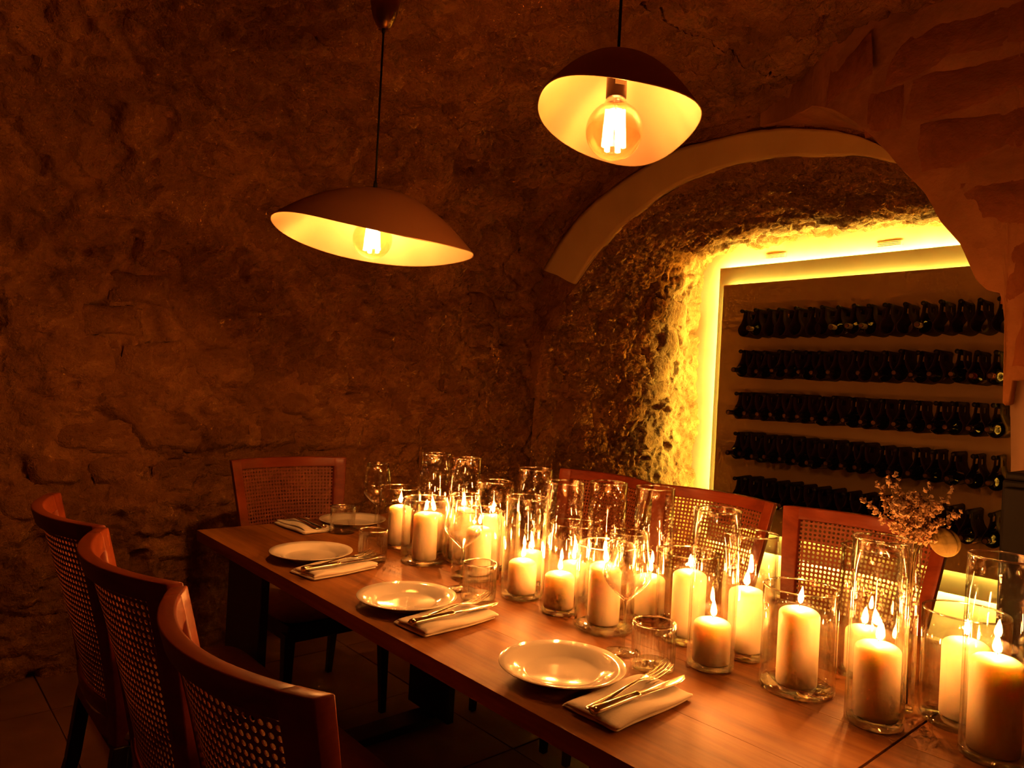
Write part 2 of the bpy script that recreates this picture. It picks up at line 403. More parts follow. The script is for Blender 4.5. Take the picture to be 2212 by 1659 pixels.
while z < 1.85:                                   # courses in the end wall
    h_ = rs.uniform(0.13, 0.19); x = 0.35 + rs.uniform(0, 0.2)
    while x < 2.95:
        w_ = rs.uniform(0.17, 0.36)
        if rs.random() < 0.62:
            put_stone('rubble', wall_far, (x + w_ / 2, 3.428 - 0.012 * x + rs.uniform(0.004, 0.016), z + h_ / 2), rs.uniform(-0.05, 0.05), w_ * 0.92, h_ * 0.88, rs.uniform(0.7, 1.3), rs.uniform(-0.04, 0.04))
        x += w_
    z += h_

# ------------------------------------------------------------------ niche with the wine wall
SEC_A = [(3.36, 0.0), (3.35, 0.7), (3.33, 1.3), (3.27, 1.62), (3.13, 1.79), (2.993, 1.918), (2.851, 2.074), (2.719, 2.179), (2.529, 2.282), (2.293, 2.368), (2.049, 2.406), (1.825, 2.408), (1.597, 2.377), (1.41, 2.335), (1.22, 2.274), (1.02, 2.15), (0.86, 1.95), (0.72, 1.6), (0.68, 0.8), (0.68, 0.0)]
SEC_B = [(3.085, 0.0), (3.085, 0.7), (3.09, 1.3), (3.10, 1.75), (3.11, 2.02), (3.10, 2.20), (3.06, 2.28), (2.98, 2.315), (2.85, 2.33), (2.60, 2.335), (2.30, 2.335), (1.95, 2.335), (1.65, 2.335), (1.42, 2.335), (1.15, 2.33), (0.9, 2.32), (0.72, 2.25), (0.66, 1.7), (0.65, 0.8), (0.65, 0.0)]
def build_niche():
    ns, nt_ = 620, 150
    # same parameter on both curves
    ka = np.array(SEC_A); kb = np.array(SEC_B)
    d = np.r_[0, np.cumsum(np.linalg.norm(np.diff((ka + kb) / 2, axis=0), axis=1))]; t = np.linspace(0, d[-1], ns)
    A = np.stack([np.interp(t, d, ka[:, k]) for k in (0, 1)], -1); B = np.stack([np.interp(t, d, kb[:, k]) for k in (0, 1)], -1)
    for C_ in (A, B):
        for _ in range(6): C_[1:-1] = (C_[:-2] + 2 * C_[1:-1] + C_[2:]) / 4
    P = np.zeros((nt_, ns, 3))
    for i, f in enumerate(np.linspace(0, 1, nt_)):
        P[i, :, 0] = 3.13 + f * (4.60 - 3.13); s_ = A * (1 - f) + B * f
        P[i, :, 1] = s_[:, 0]; P[i, :, 2] = s_[:, 1]
    n = normals(P); sg = np.sign((n * (np.array([3.8, 2.0, 1.2]) - P)).sum(-1))[..., None]
    rel = relief(P, 0.95, 1.0)
    hole = (ridged(P * np.array([24, 24, 15]), 3, 77) - 0.62) * 0.014
    low = fbm(P * 1.7, 3, 5) * 0.05 * 0.95
    D = P + n * sg * (rel - low * 0.5 + hole)[..., None]
    edge = sstep(0, 0.03, P[..., 0] - 3.13)
    D = P * (1 - edge[..., None]) + D * edge[..., None]
    return D, A
NICHE, CURVE_A = build_niche()
k = int(np.argmax(NICHE[0, :, 2] > 1.75))
k2 = NICHE.shape[1] - 1 - int(np.argmax(NICHE[0, ::-1, 2] > 1.95))
wall_niche = struct(obj('wall_niche', npgrid('wall_niche', NICHE[:, :k + 1]), 'rubble'))
struct(obj('ceiling_niche', npgrid('ceiling_niche', NICHE[:, k:k2 + 1]), 'rubble'))
struct(obj('wall_niche_right', npgrid('wall_niche_right', NICHE[::2, k2::2]), 'rubble'))
z = 0.7
while z < 1.78:                                   # stones of the side wall of the niche
    h_ = rs.uniform(0.14, 0.20); x = 3.27 + rs.uniform(0, 0.08)
    while x < 4.38:
        w_ = rs.uniform(0.17, 0.32)
        f = (x + w_ / 2 - 3.13) / 1.47
        if x + w_ < 4.45 and rs.random() < 0.7:
            yy = np.interp(z + h_ / 2, [0, 1.3, 1.62, 1.79], [3.36, 3.33, 3.27, 3.13]) * (1 - f) + 3.095 * f
            put_stone('rubble', wall_niche, (x + w_ / 2, yy + rs.uniform(-0.006, 0.012), z + h_ / 2), -0.17 + rs.uniform(-0.04, 0.04), w_ * 0.9, h_ * 0.88, rs.uniform(0.7, 1.25), rs.uniform(-0.05, 0.05))
        x += w_
    z += h_

# spandrel wall between vault and niche arch (plane X = 3.15)
def build_spandrel():
    ns, nr = 420, 70
    inner = resample(CURVE_A[(CURVE_A[:, 1] > 1.2) & (CURVE_A[:, 0] > 0.9)], ns)
    c = np.array([2.0, 1.25]); vs = vault_section(2200, 3.15)
    va = np.arctan2(vs[:, 1] - c[1], vs[:, 0] - c[0])
    P = np.zeros((nr, ns, 3))
    for j, p in enumerate(inner):
        a = math.atan2(p[1] - c[1], p[0] - c[0]); q = vs[np.argmin(np.abs(va - a))]
        q = c + (q - c) * 1.05
        f = np.linspace(0, 1, nr)[:, None]; s_ = p * (1 - f) + q * f
        P[:, j, 1] = s_[:, 0]; P[:, j, 2] = s_[:, 1]
    P[..., 0] = 3.14
    D = P.copy(); e = sstep(0, 0.08, np.linspace(0, 1, nr))[:, None]
    D[..., 0] -= (relief(P, 0.32) + 0.004) * e
    return npgrid('wall_spandrel', D)
struct(obj('wall_spandrel', build_spandrel(), 'rubble'))
RING_OUT = [(3.296, 2.005), (3.141, 2.203), (2.907, 2.365), (2.671, 2.472), (2.452, 2.532), (2.248, 2.559), (2.031, 2.557), (1.832, 2.541), (1.626, 2.505), (1.456, 2.456), (1.316, 2.375), (1.19, 2.26)]
RING_IN = [(3.03, 1.90), (2.893, 2.045), (2.719, 2.179), (2.529, 2.282), (2.293, 2.368), (2.049, 2.406), (1.825, 2.408), (1.597, 2.377), (1.41, 2.335), (1.25, 2.284), (1.12, 2.20)]
def build_ring():
    n = 130; a = resample(RING_OUT, n); b = resample(RING_IN, n)
    for C_ in (a, b):
        for _ in range(30): C_[1:-1] = (C_[:-2] + 2 * C_[1:-1] + C_[2:]) / 4
    m = 10; P = np.zeros((n, m + 4, 3))
    for j in range(m):
        f = j / (m - 1); s_ = a * (1 - f) + b * f; P[:, j + 2, 1] = s_[:, 0]; P[:, j + 2, 2] = s_[:, 1]; P[:, j + 2, 0] = 3.116
    P[:, 1] = P[:, 2]; P[:, 1, 0] = 3.122; P[:, 0] = P[:, 2]; P[:, 0, 0] = 3.16
    P[:, m + 2] = P[:, m + 1]; P[:, m + 2, 0] = 3.122; P[:, m + 3] = P[:, m + 1]; P[:, m + 3, 0] = 3.135
    wob = fbm(P * 7, 3, 3) * 0.012; P[..., 2] += wob; P[..., 0] += fbm(P * 3, 2, 8) * 0.008
    me = npgrid('trim_1', P)
    return me
struct(obj('trim_1', build_ring(), 'limewash'))

# mass of the near arch on the right: mortar body with cut stone blocks
EDGE = [(1.80, 2.56), (1.6, 2.52), (1.45, 2.47), (1.30, 2.38), (1.20, 2.30), (1.124, 2.226), (1.01, 2.081), (0.932, 1.982), (0.879, 1.882), (0.815, 1.799), (0.768, 1.684), (0.737, 1.648), (0.699, 1.636), (0.683, 1.542), (0.659, 1.415), (0.688, 1.371)]
def mass_x(Y): return 2.61 + 0.50 * sstep(1.12, 1.85, Y)
def edge_z(Y):
    e = np.array(EDGE)[::-1]; yy = np.maximum.accumulate(e[:, 0] + np.arange(len(e)) * 1e-6)
    return np.interp(Y, yy, e[:, 1], left=1.30)
def mass_disp(P): return fbm(P * 2.2, 3, 5) * 0.028 + fbm(P * 9, 3, 6) * 0.007 + ridged(P * 22, 2, 4) * 0.003
def build_mass():
    ny, nz = 260, 170; Y = np.r_[np.linspace(1.85, 0.30, ny - 40), np.linspace(0.26, -2.0, 40)]; P = np.zeros((ny, nz + 8, 3))
    for i, y in enumerate(Y):
        z0 = float(edge_z(y)) if y > 0.664 else 1.37
        zz = np.linspace(z0, 2.75, nz); P[i, 8:, 2] = zz; P[i, :8, 2] = z0
        P[i, :, 1] = y; P[i, 8:, 0] = mass_x(y); P[i, :8, 0] = np.linspace(mass_x(y) + 0.5, mass_x(y) + 0.02, 8)
    D = P.copy(); D[:, 8:, 0] -= mass_disp(P[:, 8:])
    D[:, :8, 2] += fbm(P[:, :8] * 8, 2, 6) * 0.015
    return npgrid('wall_right', D)
wall_right = struct(obj('wall_right', build_mass(), 'mortar'))
rs = random.Random(12)
rows = [(1.40, 0.20), (1.62, 0.19), (1.83, 0.17), (2.02, 0.19), (2.22, 0.17), (2.40, 0.16)]
for zi, (z0, hh) in enumerate(rows):
    y = -0.1 - rs.uniform(0, 0.15)
    ye = {0: 0.655, 1: 0.70, 2: 0.84, 3: 0.97, 4: 1.14, 5: 1.36}[zi]
    while y < ye - 0.1:
        w_ = min(rs.uniform(0.26, 0.48), ye - y)
        if ye - (y + w_) < 0.1: w_ = ye - y
        yc = y + w_ / 2; xm = float(mass_x(yc))
        yaw = -PI / 2 - math.atan((float(mass_x(yc + 0.05)) - xm) / 0.05)
        put_stone('block', wall_right, (xm - float(mass_disp(np.array([[xm, yc, z0 + hh / 2]]))[0]) + 0.006, yc, z0 + hh / 2), yaw, w_ * 1.0, hh * 1.02, rs.uniform(0.28, 0.36), rs.uniform(-0.03, 0.03))
        y += w_
# plastered lower part of that pier
mb = MB()
ys = np.linspace(0.675, -1.95, 40); zs = np.linspace(0, 1.42, 50)
P = np.zeros((44, 50, 3))
for i in range(44):
    for j, zz in enumerate(zs):
        if i < 4: P[i, j] = (3.05 - 0.13 * i, 0.675 + 0.012 * math.sin(zz * 5), zz)
        else: P[i, j] = (2.655 if i > 4 else 2.66, ys[i - 4] + (0.012 * math.sin(zz * 5) if i == 4 else 0), zz)
P[..., 0] += fbm(P * 3, 2, 3) * 0.012
struct(obj('wall_pier', npgrid('wall_pier', P), 'plaster_warm'))

# rest of the room behind and beside the camera
yy, zz = np.meshgrid(np.linspace(-2.0, 3.5, 110), np.linspace(0, 2.6, 60), indexing='ij')
P = np.stack([np.full_like(yy, -4.1), yy, zz], -1); P[..., 0] += relief(P)
struct(obj('wall_left', npgrid('wall_left', P), 'rubble'))
# plastered back wall of the niche
yy, zz = np.meshgrid(np.linspace(0.5, 3.3, 120), np.linspace(0, 2.5, 100), indexing='ij')
P = np.stack([np.full_like(yy, 4.518), yy, zz], -1); P[..., 0] += fbm(P * 5, 3, 3) * 0.008
struct(obj('wall_back', npgrid('wall_back', P), 'plaster'))

# ------------------------------------------------------------------ floor of square tiles
fl = struct(obj('floor', MB().box((-4.3, -2.2, -0.06), (4.8, 3.7, -0.006)).mesh('floor', False), 'grout'))
TS = 0.60
tme = MB().box((-TS / 2 + 0.003, -TS / 2 + 0.003, -0.02), (TS / 2 - 0.003, TS / 2 - 0.003, 0.0)).mesh('tile', False); tme.materials.append(M['tile'])
for i in range(15):
    for j in range(10):
        cx_, cy_ = -4.2 + TS * (i + 0.5) - 0.05, -2.2 + TS * (j + 0.5) - 0.12
        if cx_ > 4.5 or cy_ > 3.6: continue
        o = obj('tile', tme, None, fl, (cx_, cy_, random.uniform(-0.001, 0.001))); o.rotation_euler = (random.uniform(-0.001, 0.001), random.uniform(-0.001, 0.001), 0)

# ------------------------------------------------------------------ dining tables
TZ, TX0, TX1 = 0.75, 0.822, 1.827
def make_table(name, y0, y1, label):
    t = empty(name, ((TX0 + TX1) / 2, (y0 + y1) / 2, 0)); hw, hl = (TX1 - TX0) / 2, (y1 - y0) / 2
    n = 5; pw = 2 * hw / n
    for i in range(n):
        x0 = -hw + i * pw
        o = obj('plank', MB().box((x0 + 0.00005, -hl, TZ - 0.034), (x0 + pw - 0.00005, hl, TZ)).mesh('plank', False), 'table_wood', t); bevel(o, 0.0004, 1)
    obj('apron', MB().box((-hw + 0.12, -hl + 0.2, TZ - 0.075), (hw - 0.12, hl - 0.2, TZ - 0.0345)).mesh('apron', False), 'dark_wood', t)
    for sy in (-1, 1):
        yc = sy * (hl - 0.215)
        for xx in (-hw + 0.078, hw - 0.20):
            o = obj('leg', MB().box((xx, yc - 0.13, 0.03), (xx + 0.028, yc + 0.13, TZ - 0.0345)).mesh('leg', False), 'dark_wood', t); bevel(o, 0.003)
        o = obj('foot_bar', MB().box((-hw + 0.02, yc - 0.05, 0.0), (hw - 0.12, yc + 0.05, 0.03)).mesh('foot_bar', False), 'dark_wood', t); bevel(o, 0.003)
    return tag(t, label, 'table', 'tables pushed end to end')
make_table('dining_table', 0.441, 2.449, 'long wooden dining table set with plates, running to the far stone wall')
make_table('dining_table', -1.567, 0.437, 'wooden dining table past the crosswise seam, cut off by the lower right corner')

# ------------------------------------------------------------------ cane-back chairs
def hwz(z_): return 0.250 - 0.055 * min(max((0.925 - z_) / 0.45, 0), 1)
def back_pt(u, z_, off=0.0):
    f = min(max((z_ - 0.44) / 0.485, 0), 1)
    y = -0.195 - 0.085 * f ** 1.25; sag = 0.028 + 0.045 * f
    return (u * hwz(z_), y - sag * (1 - u * u) + off, z_)
def back_slab(us, zs_, t):
    mb = MB(); nu, nz = len(us), len(zs_)
    fr = [[back_pt(u, z_, t / 2) for z_ in zs_] for u in us]; bk = [[back_pt(u, z_, -t / 2) for z_ in zs_] for u in us]
    V = [p for r in fr for p in r] + [p for r in bk for p in r]; F = []; o_ = nu * nz
    for i in range(nu - 1):
        for j in range(nz - 1):
            a = i * nz + j; F.append((a, a + nz, a + nz + 1, a + 1)); F.append((o_ + a, o_ + a + 1, o_ + a + nz + 1, o_ + a + nz))
    for i in range(nu - 1):
        a, b = i * nz, (i + 1) * nz; F.append((a, o_ + a, o_ + b, b)); a += nz - 1; b += nz - 1; F.append((a, b, o_ + b, o_ + a))
    for j in range(nz - 1):
        F.append((j, j + 1, o_ + j + 1, o_ + j)); a = (nu - 1) * nz + j; F.append((a, o_ + a, o_ + a + 1, a + 1))
    return mb.add(V, F)
def cane_mesh():
    nx, nz = 30, 29; u0, u1, z0, z1 = -0.83, 0.83, 0.495, 0.889; mb = MB(); V = []; F = []
    th = 0.0018; r = 0.33
    def pt(a, b, off): return back_pt(u0 + (u1 - u0) * a / nx, z0 + (z1 - z0) * b / nz, off)
    ci = {}
    for s_, off in ((0, th / 2), (1, -th / 2)):
        for i in range(nx + 1):
            for j in range(nz + 1): ci[s_, i, j] = len(V); V.append(pt(i, j, off))
    for i in range(nx):
        for j in range(nz):
            ring = []
            for s_, off in ((0, th / 2), (1, -th / 2)):
                st = len(V); ring.append(st)
                for k_ in range(8):
                    a = PI / 8 + k_ * PI / 4; V.append(pt(i + 0.5 + r * math.cos(a), j + 0.5 + r * math.sin(a), off))
                c = [ci[s_, i + 1, j + 1], ci[s_, i, j + 1], ci[s_, i, j], ci[s_, i + 1, j]]
                f_ = []
                for q in range(4):
                    f_.append((st + 2 * q, c[q], st + 2 * q + 1)); f_.append((st + 2 * q + 1, c[q], c[(q + 1) % 4], st + (2 * q + 2) % 8))
                F += f_ if s_ == 0 else [tuple(reversed(x)) for x in f_]
            for k_ in range(8): F.append((ring[0] + k_, ring[0] + (k_ + 1) % 8, ring[1] + (k_ + 1) % 8, ring[1] + k_))
    return mb.add(V, F).mesh('cane_panel', False)
def cushion_mesh():
    P = []; n = 16
    prof = [(0.0, 0.455), (0.86, 0.455), (0.97, 0.462), (1.0, 0.474), (0.985, 0.488), (0.93, 0.498), (0.75, 0.505), (0.4, 0.508), (0.0, 0.509)]
    mb = MB(); V = []; F = []; m = 48
    for (r, z_) in prof:
        for k_ in range(m):
            a = 2 * PI * k_ / m; c, s_ = math.cos(a), math.sin(a)
            x = 0.225 * math.copysign(abs(c) ** 0.32, c) * r; y = 0.225 * math.copysign(abs(s_) ** 0.32, s_) * r - 0.005
            x *= 1.0 - 0.08 * (0.225 - y) / 0.45
            V.append((x, y, z_ - 0.055))
    for i in range(len(prof) - 1):
        for k_ in range(m): F.append((i * m + k_, i * m + (k_ + 1) % m, (i + 1) * m + (k_ + 1) % m, (i + 1) * m + k_))
    return mb.add(V, F).mesh('seat')
def make_chair():
    t = empty('dining_chair')
    us = np.linspace(-1, 1, 25)
    bevel(obj('top_rail', back_slab(np.linspace(-0.85, 0.85, 23), [0.885, 0.9, 0.915, 0.925], 0.027).mesh('top_rail'), 'chair_wood', t), 0.004, 3)
    bevel(obj('bottom_rail', back_slab(np.linspace(-0.80, 0.80, 19), [0.455, 0.475, 0.497], 0.024).mesh('bottom_rail'), 'chair_wood', t), 0.004)
    for s_ in (-1, 1):
        zs_ = np.linspace(0.40, 0.925, 20); uu = [0.815, 0.87, 0.93, 1.0] if s_ > 0 else [-1.0, -0.93, -0.87, -0.815]
        bevel(obj('stile', back_slab(uu, zs_, 0.028).mesh('stile'), 'chair_wood', t), 0.003, 2)
    obj('cane_panel', cane_mesh(), 'cane', t)
    obj('seat', cushion_mesh(), 'cushion', t)
    bevel(obj('seat_frame', MB().box((-0.20, -0.19, 0.338), (0.20, 0.205, 0.3995)).mesh('seat_frame', False), 'dark_wood', t), 0.004)
    for sx in (-1, 1):
        bevel(obj('leg', MB().bar((sx * 0.20, 0.20, 0.0), (sx * 0.192, 0.188, 0.37), 0.022, 0.040).mesh('leg', False), 'dark_wood', t), 0.002)
        m_ = MB()
        m_.bar((sx * 0.215, -0.265, 0.0), (sx * 0.20, -0.215, 0.22), 0.022, 0.03, 0.024, 0.034); m_.bar((sx * 0.20, -0.215, 0.22), (sx * 0.1835, -0.1975, 0.402), 0.03, 0.034, 0.034, 0.034)
        bevel(obj('leg', m_.mesh('leg', False), 'dark_wood', t), 0.002)
    return t
chair = make_chair()
seats = [((0.665, 0.968, 0), -PI / 2, 'cane-back chair nearest the camera, seen from behind at lower left'),
         ((0.665, 1.487, 0), -PI / 2, 'cane-back chair seen from behind, middle of the three along the near table side'),
         ((0.665, 2.010, 0), -PI / 2, 'cane-back chair seen from behind, farthest of the three on the near table side'),
         ((2.02, 2.000, 0), PI / 2, 'cane-back chair across the table nearest the rough niche wall, facing us behind tall glasses'),
         ((2.02, 1.490, 0), PI / 2, 'cane-back chair across the table, middle of the three in front of the bottle wall'),
         ((2.02, 0.958, 0), PI / 2, 'cane-back chair across the table behind the dried flowers, glowing through its webbing'),
         ((1.325, 2.585, 0), PI, 'cane-back chair standing alone at the far end of the table by the stone wall')]
for i, (p, r, lb) in enumerate(seats):
    c = chair if i == 0 else copy_tree(chair)
    c.location = p; c.rotation_euler = (0, 0, r); tag(c, lb, 'chair', 'cane-back dining chairs')

# ------------------------------------------------------------------ glass cylinders and candles
def cyl_profile(r, h, t=0.0032, base=0.010):
    return [(r - 0.004, 0.0), (r - 0.0012, 0.0012), (r, 0.004), (r, h * 0.33), (r, h * 0.66), (r, h - 0.003), (r - t, h - 0.003), (r - t, h * 0.66), (r - t, h * 0.33), (r - t, base + 0.002), (r - t - 0.003, base)]
def rim_mesh(r, h, t=0.0042):
    me = MB().lathe([(r - 0.0032, h - 0.003), (r, h - 0.003), (r + 0.0004, h - 0.0016), (r - 0.0004, h - 0.0004), (r - 0.0016, h), (r - 0.0028, h - 0.0004), (r - 0.0036, h - 0.0016), (r - 0.0032, h - 0.003)], 56).mesh('rim'); me.materials.append(M['glass_rim']); return me
KIND = {'tall': (0.045, 0.305), 'wide': (0.0655, 0.186), 'medium': (0.0535, 0.249)}
GM = {}
for kd, (r, h) in KIND.items():
    wm = MB().lathe(cyl_profile(r, h), 56).mesh('wall'); wm.materials.append(M['glass'])
    bm = MB().lathe([(0, 0.0004), (r - 0.0042, 0.0004), (r - 0.0035, 0.003), (r - 0.0035, 0.0075), (r - 0.007, 0.0098), (0, 0.0098)], 56).mesh('base'); bm.materials.append(M['glass_base'])
    GM[kd] = (wm, bm, rim_mesh(r, h))
def candle_parts(h, seed):
    rng = random.Random(seed); r = 0.0355
    prof = [(0, 0), (r - 0.004, 0), (r - 0.001, 0.0015), (r, 0.004)]
    prof += [(r, 0.004 + (h - 0.020) * q / 6) for q in range(1, 7)]
    prof += [(r - 0.0008, h - 0.0125), (r - 0.003, h - 0.0095), (r - 0.008, h - 0.0062), (r - 0.016, h - 0.0036), (r - 0.026, h - 0.0018), (0.005, h - 0.0008), (0.0, h - 0.0008)]
    wm = MB().lathe(prof, 44).mesh('wax_body'); wm.materials.append(M['wax'])
    return wm
WAXM = {}
wick_me = MB().tube([(0, 0, -0.002), (0.0004, 0, 0.003), (0.0012, 0.0004, 0.0075)], 0.0008, 6).mesh('wick'); wick_me.materials.append(M['wick'])
flame_me = MB().lathe([(0, 0), (0.0036, 0.003), (0.0050, 0.009), (0.0037, 0.0175), (0.0014, 0.0255), (0, 0.030)], 7).mesh('flame'); flame_me.materials.append(M['flame'])
# name: kind, x, y, candle height, candle offset, words for the glass, words for the candle
CAND = [
 ('wide', 1.277, 1.960, 0.124, -0.010, -0.022, 'short wide glass cylinder, farthest of all, behind the wine glass by the end setting', 'ivory pillar candle farthest down the table, beside the end place setting'),
 ('wide', 1.228, 1.745, 0.138, -0.003, -0.008, 'short wide glass cylinder at the left front of the far candle group', 'thick ivory pillar candle at the left front of the far group'),
 ('tall', 1.312, 1.825, 0.115, 0.003, 0.0, 'leftmost of the tall narrow glass cylinders, against the stone wall', 'ivory pillar candle half hidden inside the leftmost tall cylinder'),
 ('tall', 1.329, 1.696, 0.150, 0, 0.002, 'tall narrow glass cylinder second from the left at the back', 'tall ivory candle inside the second tall cylinder from the left'),
 ('medium', 1.359, 1.593, 0.145, -0.003, 0, 'medium-height glass cylinder at the back, right of the second tall one', 'ivory candle inside the medium cylinder at the back of the far group'),
 ('wide', 1.250, 1.530, 0.130, 0.010, 0.003, 'short wide glass cylinder behind the second wine glass and tumbler', 'ivory candle seen through the bowl of the middle wine glass'),
 ('medium', 1.244, 1.334, 0.086, -0.002, 0, 'medium-height glass cylinder beside the second napkin, over a short candle', 'short ivory candle nearest the knife tip of the second setting'),
 ('tall', 1.352, 1.420, 0.078, 0, 0, 'tall glass cylinder standing alone at the back, left of the cane chair', 'short ivory candle in the lone tall cylinder at the back'),
 ('tall', 1.236, 1.196, 0.086, -0.002, 0, 'tall glass cylinder in the front row at mid table, over a short candle', 'short ivory candle low in the front tall cylinder at mid table'),
 ('wide', 1.357, 1.267, 0.084, -0.008, -0.006, 'short wide glass cylinder half hidden behind the front tall one at mid table', 'short ivory candle behind the front tall cylinder at mid table'),
 ('wide', 1.239, 1.059, 0.128, 0.004, 0.006, 'short wide glass cylinder left of the nearest wine glass', 'ivory pillar candle left of the nearest wine glass'),
 ('tall', 1.342, 1.153, 0.104, 0, 0, 'tall glass cylinder at the back, left one of the pair before the cane chairs', 'ivory candle in the left tall cylinder before the cane chairs'),
 ('tall', 1.386, 1.048, 0.094, -0.004, 0, 'tall glass cylinder at the back, right one of the pair before the cane chairs', 'short ivory candle behind the bowl of the nearest wine glass'),
 ('wide', 1.344, 0.919, 0.140, -0.004, -0.008, 'short wide glass cylinder right behind the nearest tumbler', 'tall ivory pillar candle behind the nearest tumbler'),
 ('tall', 1.247, 0.792, 0.086, -0.003, -0.003, 'tall glass cylinder beside the nearest cutlery, over a short candle', 'short ivory candle beside the nearest fork and knife'),
 ('medium', 1.366, 0.786, 0.129, -0.003, 0.002, 'medium-height glass cylinder in front of the glowing ledge, left of the big wide one', 'ivory candle left of the wide cylinder in front of the gap between chairs'),
 ('wide', 1.290, 0.638, 0.141, -0.006, -0.002, 'short wide glass cylinder at the front, standing alone on bare wood', 'thick ivory candle in the wide cylinder on bare wood in front of the webbed chair'),
 ('tall', 1.264, 0.491, 0.124, 0.004, 0, 'tall glass cylinder by the table seam, in front of the flowers', 'ivory candle by the table seam in front of the flower vase'),
 ('medium', 1.470, 0.590, 0.087, -0.006, 0.002, 'medium-height glass cylinder behind the tall one, left of the flower vase', 'short ivory candle behind the tall cylinder, left of the flower vase'),
 ('wide', 1.397, 0.403, 0.133, -0.006, -0.004, 'short wide glass cylinder right of the flower vase beyond the seam', 'ivory candle right of the flower vase beyond the table seam'),
 ('tall', 1.295, 0.330, 0.146, 0.002, 0.0, 'tall glass cylinder cut off by the right edge of the picture', 'large ivory candle at the right edge, nearest the camera'),
]
for i, (kd, x, y, ch, ox, oy, lg, lc) in enumerate(CAND):
    g = empty('glass_cylinder', (x, y, TZ)); wm, bm, rmsh = GM[kd]
    obj('wall', wm, None, g); obj('rim', rmsh, None, g); obj('base', bm, None, g)
    tag(g, lg, 'glass cylinder', 'glass cylinders around the candles')
    c = empty('pillar_candle', (x + ox, y + oy, TZ + 0.0100))
    obj('wax_body', candle_parts(ch, i), None, c)
    rz = random.uniform(0, 6.28)
    obj('wick', wick_me, None, c, (0, 0, ch - 0.0005), (0, 0, rz))
    f = obj('flame', flame_me, None, c, (0.0006, 0, ch + 0.0045), (random.uniform(-0.09, 0.09), random.uniform(-0.09, 0.09), 0)); sc_ = random.uniform(0.9, 1.08); f.scale = (1, 1, sc_)
    tag(c, lc, 'candle', 'lit pillar candles')

# ------------------------------------------------------------------ place settings
plate_prof = [(0, 0.0035), (0.052, 0.0035), (0.058, 0.0), (0.063, 0.0), (0.066, 0.004), (0.085, 0.0115), (0.114, 0.0225), (0.1165, 0.0243), (0.1155, 0.0252), (0.100, 0.0208), (0.080, 0.0150), (0.072, 0.0105), (0.066, 0.0085), (0.03, 0.0078), (0, 0.0078)]
plate_me = MB().lathe(plate_prof, 72).mesh('plate'); plate_me.materials.append(M['porcelain'])
PLATES = [(0.968, 0.921, 'white porcelain plate nearest the camera'), (0.960, 1.421, 'white porcelain plate in the middle of the near table side'),
          (0.968, 1.928, 'white porcelain plate farthest along the near table side'), (1.307, 2.300, 'white porcelain plate of the end setting, partly behind a tumbler')]
for x, y, lb in PLATES: tag(obj('plate', plate_me, None, None, (x, y, TZ)), lb, 'plate', 'dinner plates')
def napkin_mesh(seed):
    rng = random.Random(seed); Lx, Wy, t = 0.205, 0.108, 0.0056
    path = []; lay = 3; hy = Wy / 2
    for k_ in range(lay):
        s_ = 1 if k_ % 2 == 0 else -1; zc = 0.0030 + k_ * t * 1.02
        e = hy - 0.004 * k_ * 0.6
        for q in np.linspace(-1, 1, 9): path.append((s_ * q * e, zc + 0.0004 * math.sin(q * 5 + k_)))
        if k_ < lay - 1:
            for a in (0.25, 0.5, 0.75): path.append((s_ * (e + 0.0022 * math.sin(a * PI)), zc + t * a))
    P = []
    nxp = 26
    for i in range(nxp):
        u = i / (nxp - 1); row = []
        for (y, z_) in path:
            lift = 1 + 0.25 * math.sin(u * 7 + y * 40 + seed) * (z_ / 0.02)
            wav = 0.003 * math.sin(u * 5 + seed)
            droop = 1 - 0.22 * (abs(2 * u - 1) ** 6) * (z_ > 0.006)
            row.append(((u - 0.5) * Lx + 0.006 * math.sin(z_ * 700 + seed) * (abs(2 * u - 1) ** 3), y + wav + 0.006 * (u - 0.5) * math.sin(seed), z_ * lift * droop + 0.0012))
        P.append(row)
    return MB().grid(P).mesh('napkin')
NAPS = [(0.977, 0.768, 0.03, 'folded white napkin under the nearest fork and knife'), (0.972, 1.272, 0.06, 'folded white napkin between the nearest and middle plates, under cutlery'),
        (0.966, 1.774, 0.12, 'folded white napkin between the middle and farthest plates'), (1.137, 2.330, PI / 2 + 0.05, 'folded white napkin of the end setting beside a tumbler')]
for i, (x, y, rz, lb) in enumerate(NAPS):
    o = obj('napkin', napkin_mesh(i + 1), 'linen', None, (x, y, TZ), (0, 0, rz))
    s_ = o.modifiers.new('thick', 'SOLIDIFY'); s_.thickness = 0.0054; s_.offset = 0
    o.modifiers.new('smooth', 'SUBSURF').render_levels = 1
    tag(o, lb, 'napkin', 'folded napkins')
def sweep(sections, n=12):   # sections: (x, yc, zc, half width, half height)
    P = []
    for (x, yc, zc, a, b) in sections:
        P.append([(x, yc + a * math.cos(2 * PI * k_ / n), zc + b * math.sin(2 * PI * k_ / n)) for k_ in range(n + 1)])
    return MB().grid(P)
fork_handle = sweep([(-0.108, 0, 0, 0.0005, 0.0003), (-0.107, 0, 0, 0.006, 0.0016), (-0.100, 0, 0, 0.0098, 0.0022), (-0.088, 0, 0.0004, 0.0095, 0.0022), (-0.06, 0, 0.0016, 0.0062, 0.0022), (-0.02, 0, 0.0042, 0.0038, 0.0021), (0.02, 0, 0.0060, 0.0030, 0.0022), (0.034, 0, 0.0052, 0.0050, 0.0018), (0.042, 0, 0.0040, 0.0098, 0.0014), (0.052, 0, 0.0028, 0.0120, 0.0012), (0.058, 0, 0.0028, 0.0122, 0.0011), (0.0585, 0, 0.0028, 0.0005, 0.0003)]).mesh('handle')
fork_handle.materials.append(M['silver'])
tines = []
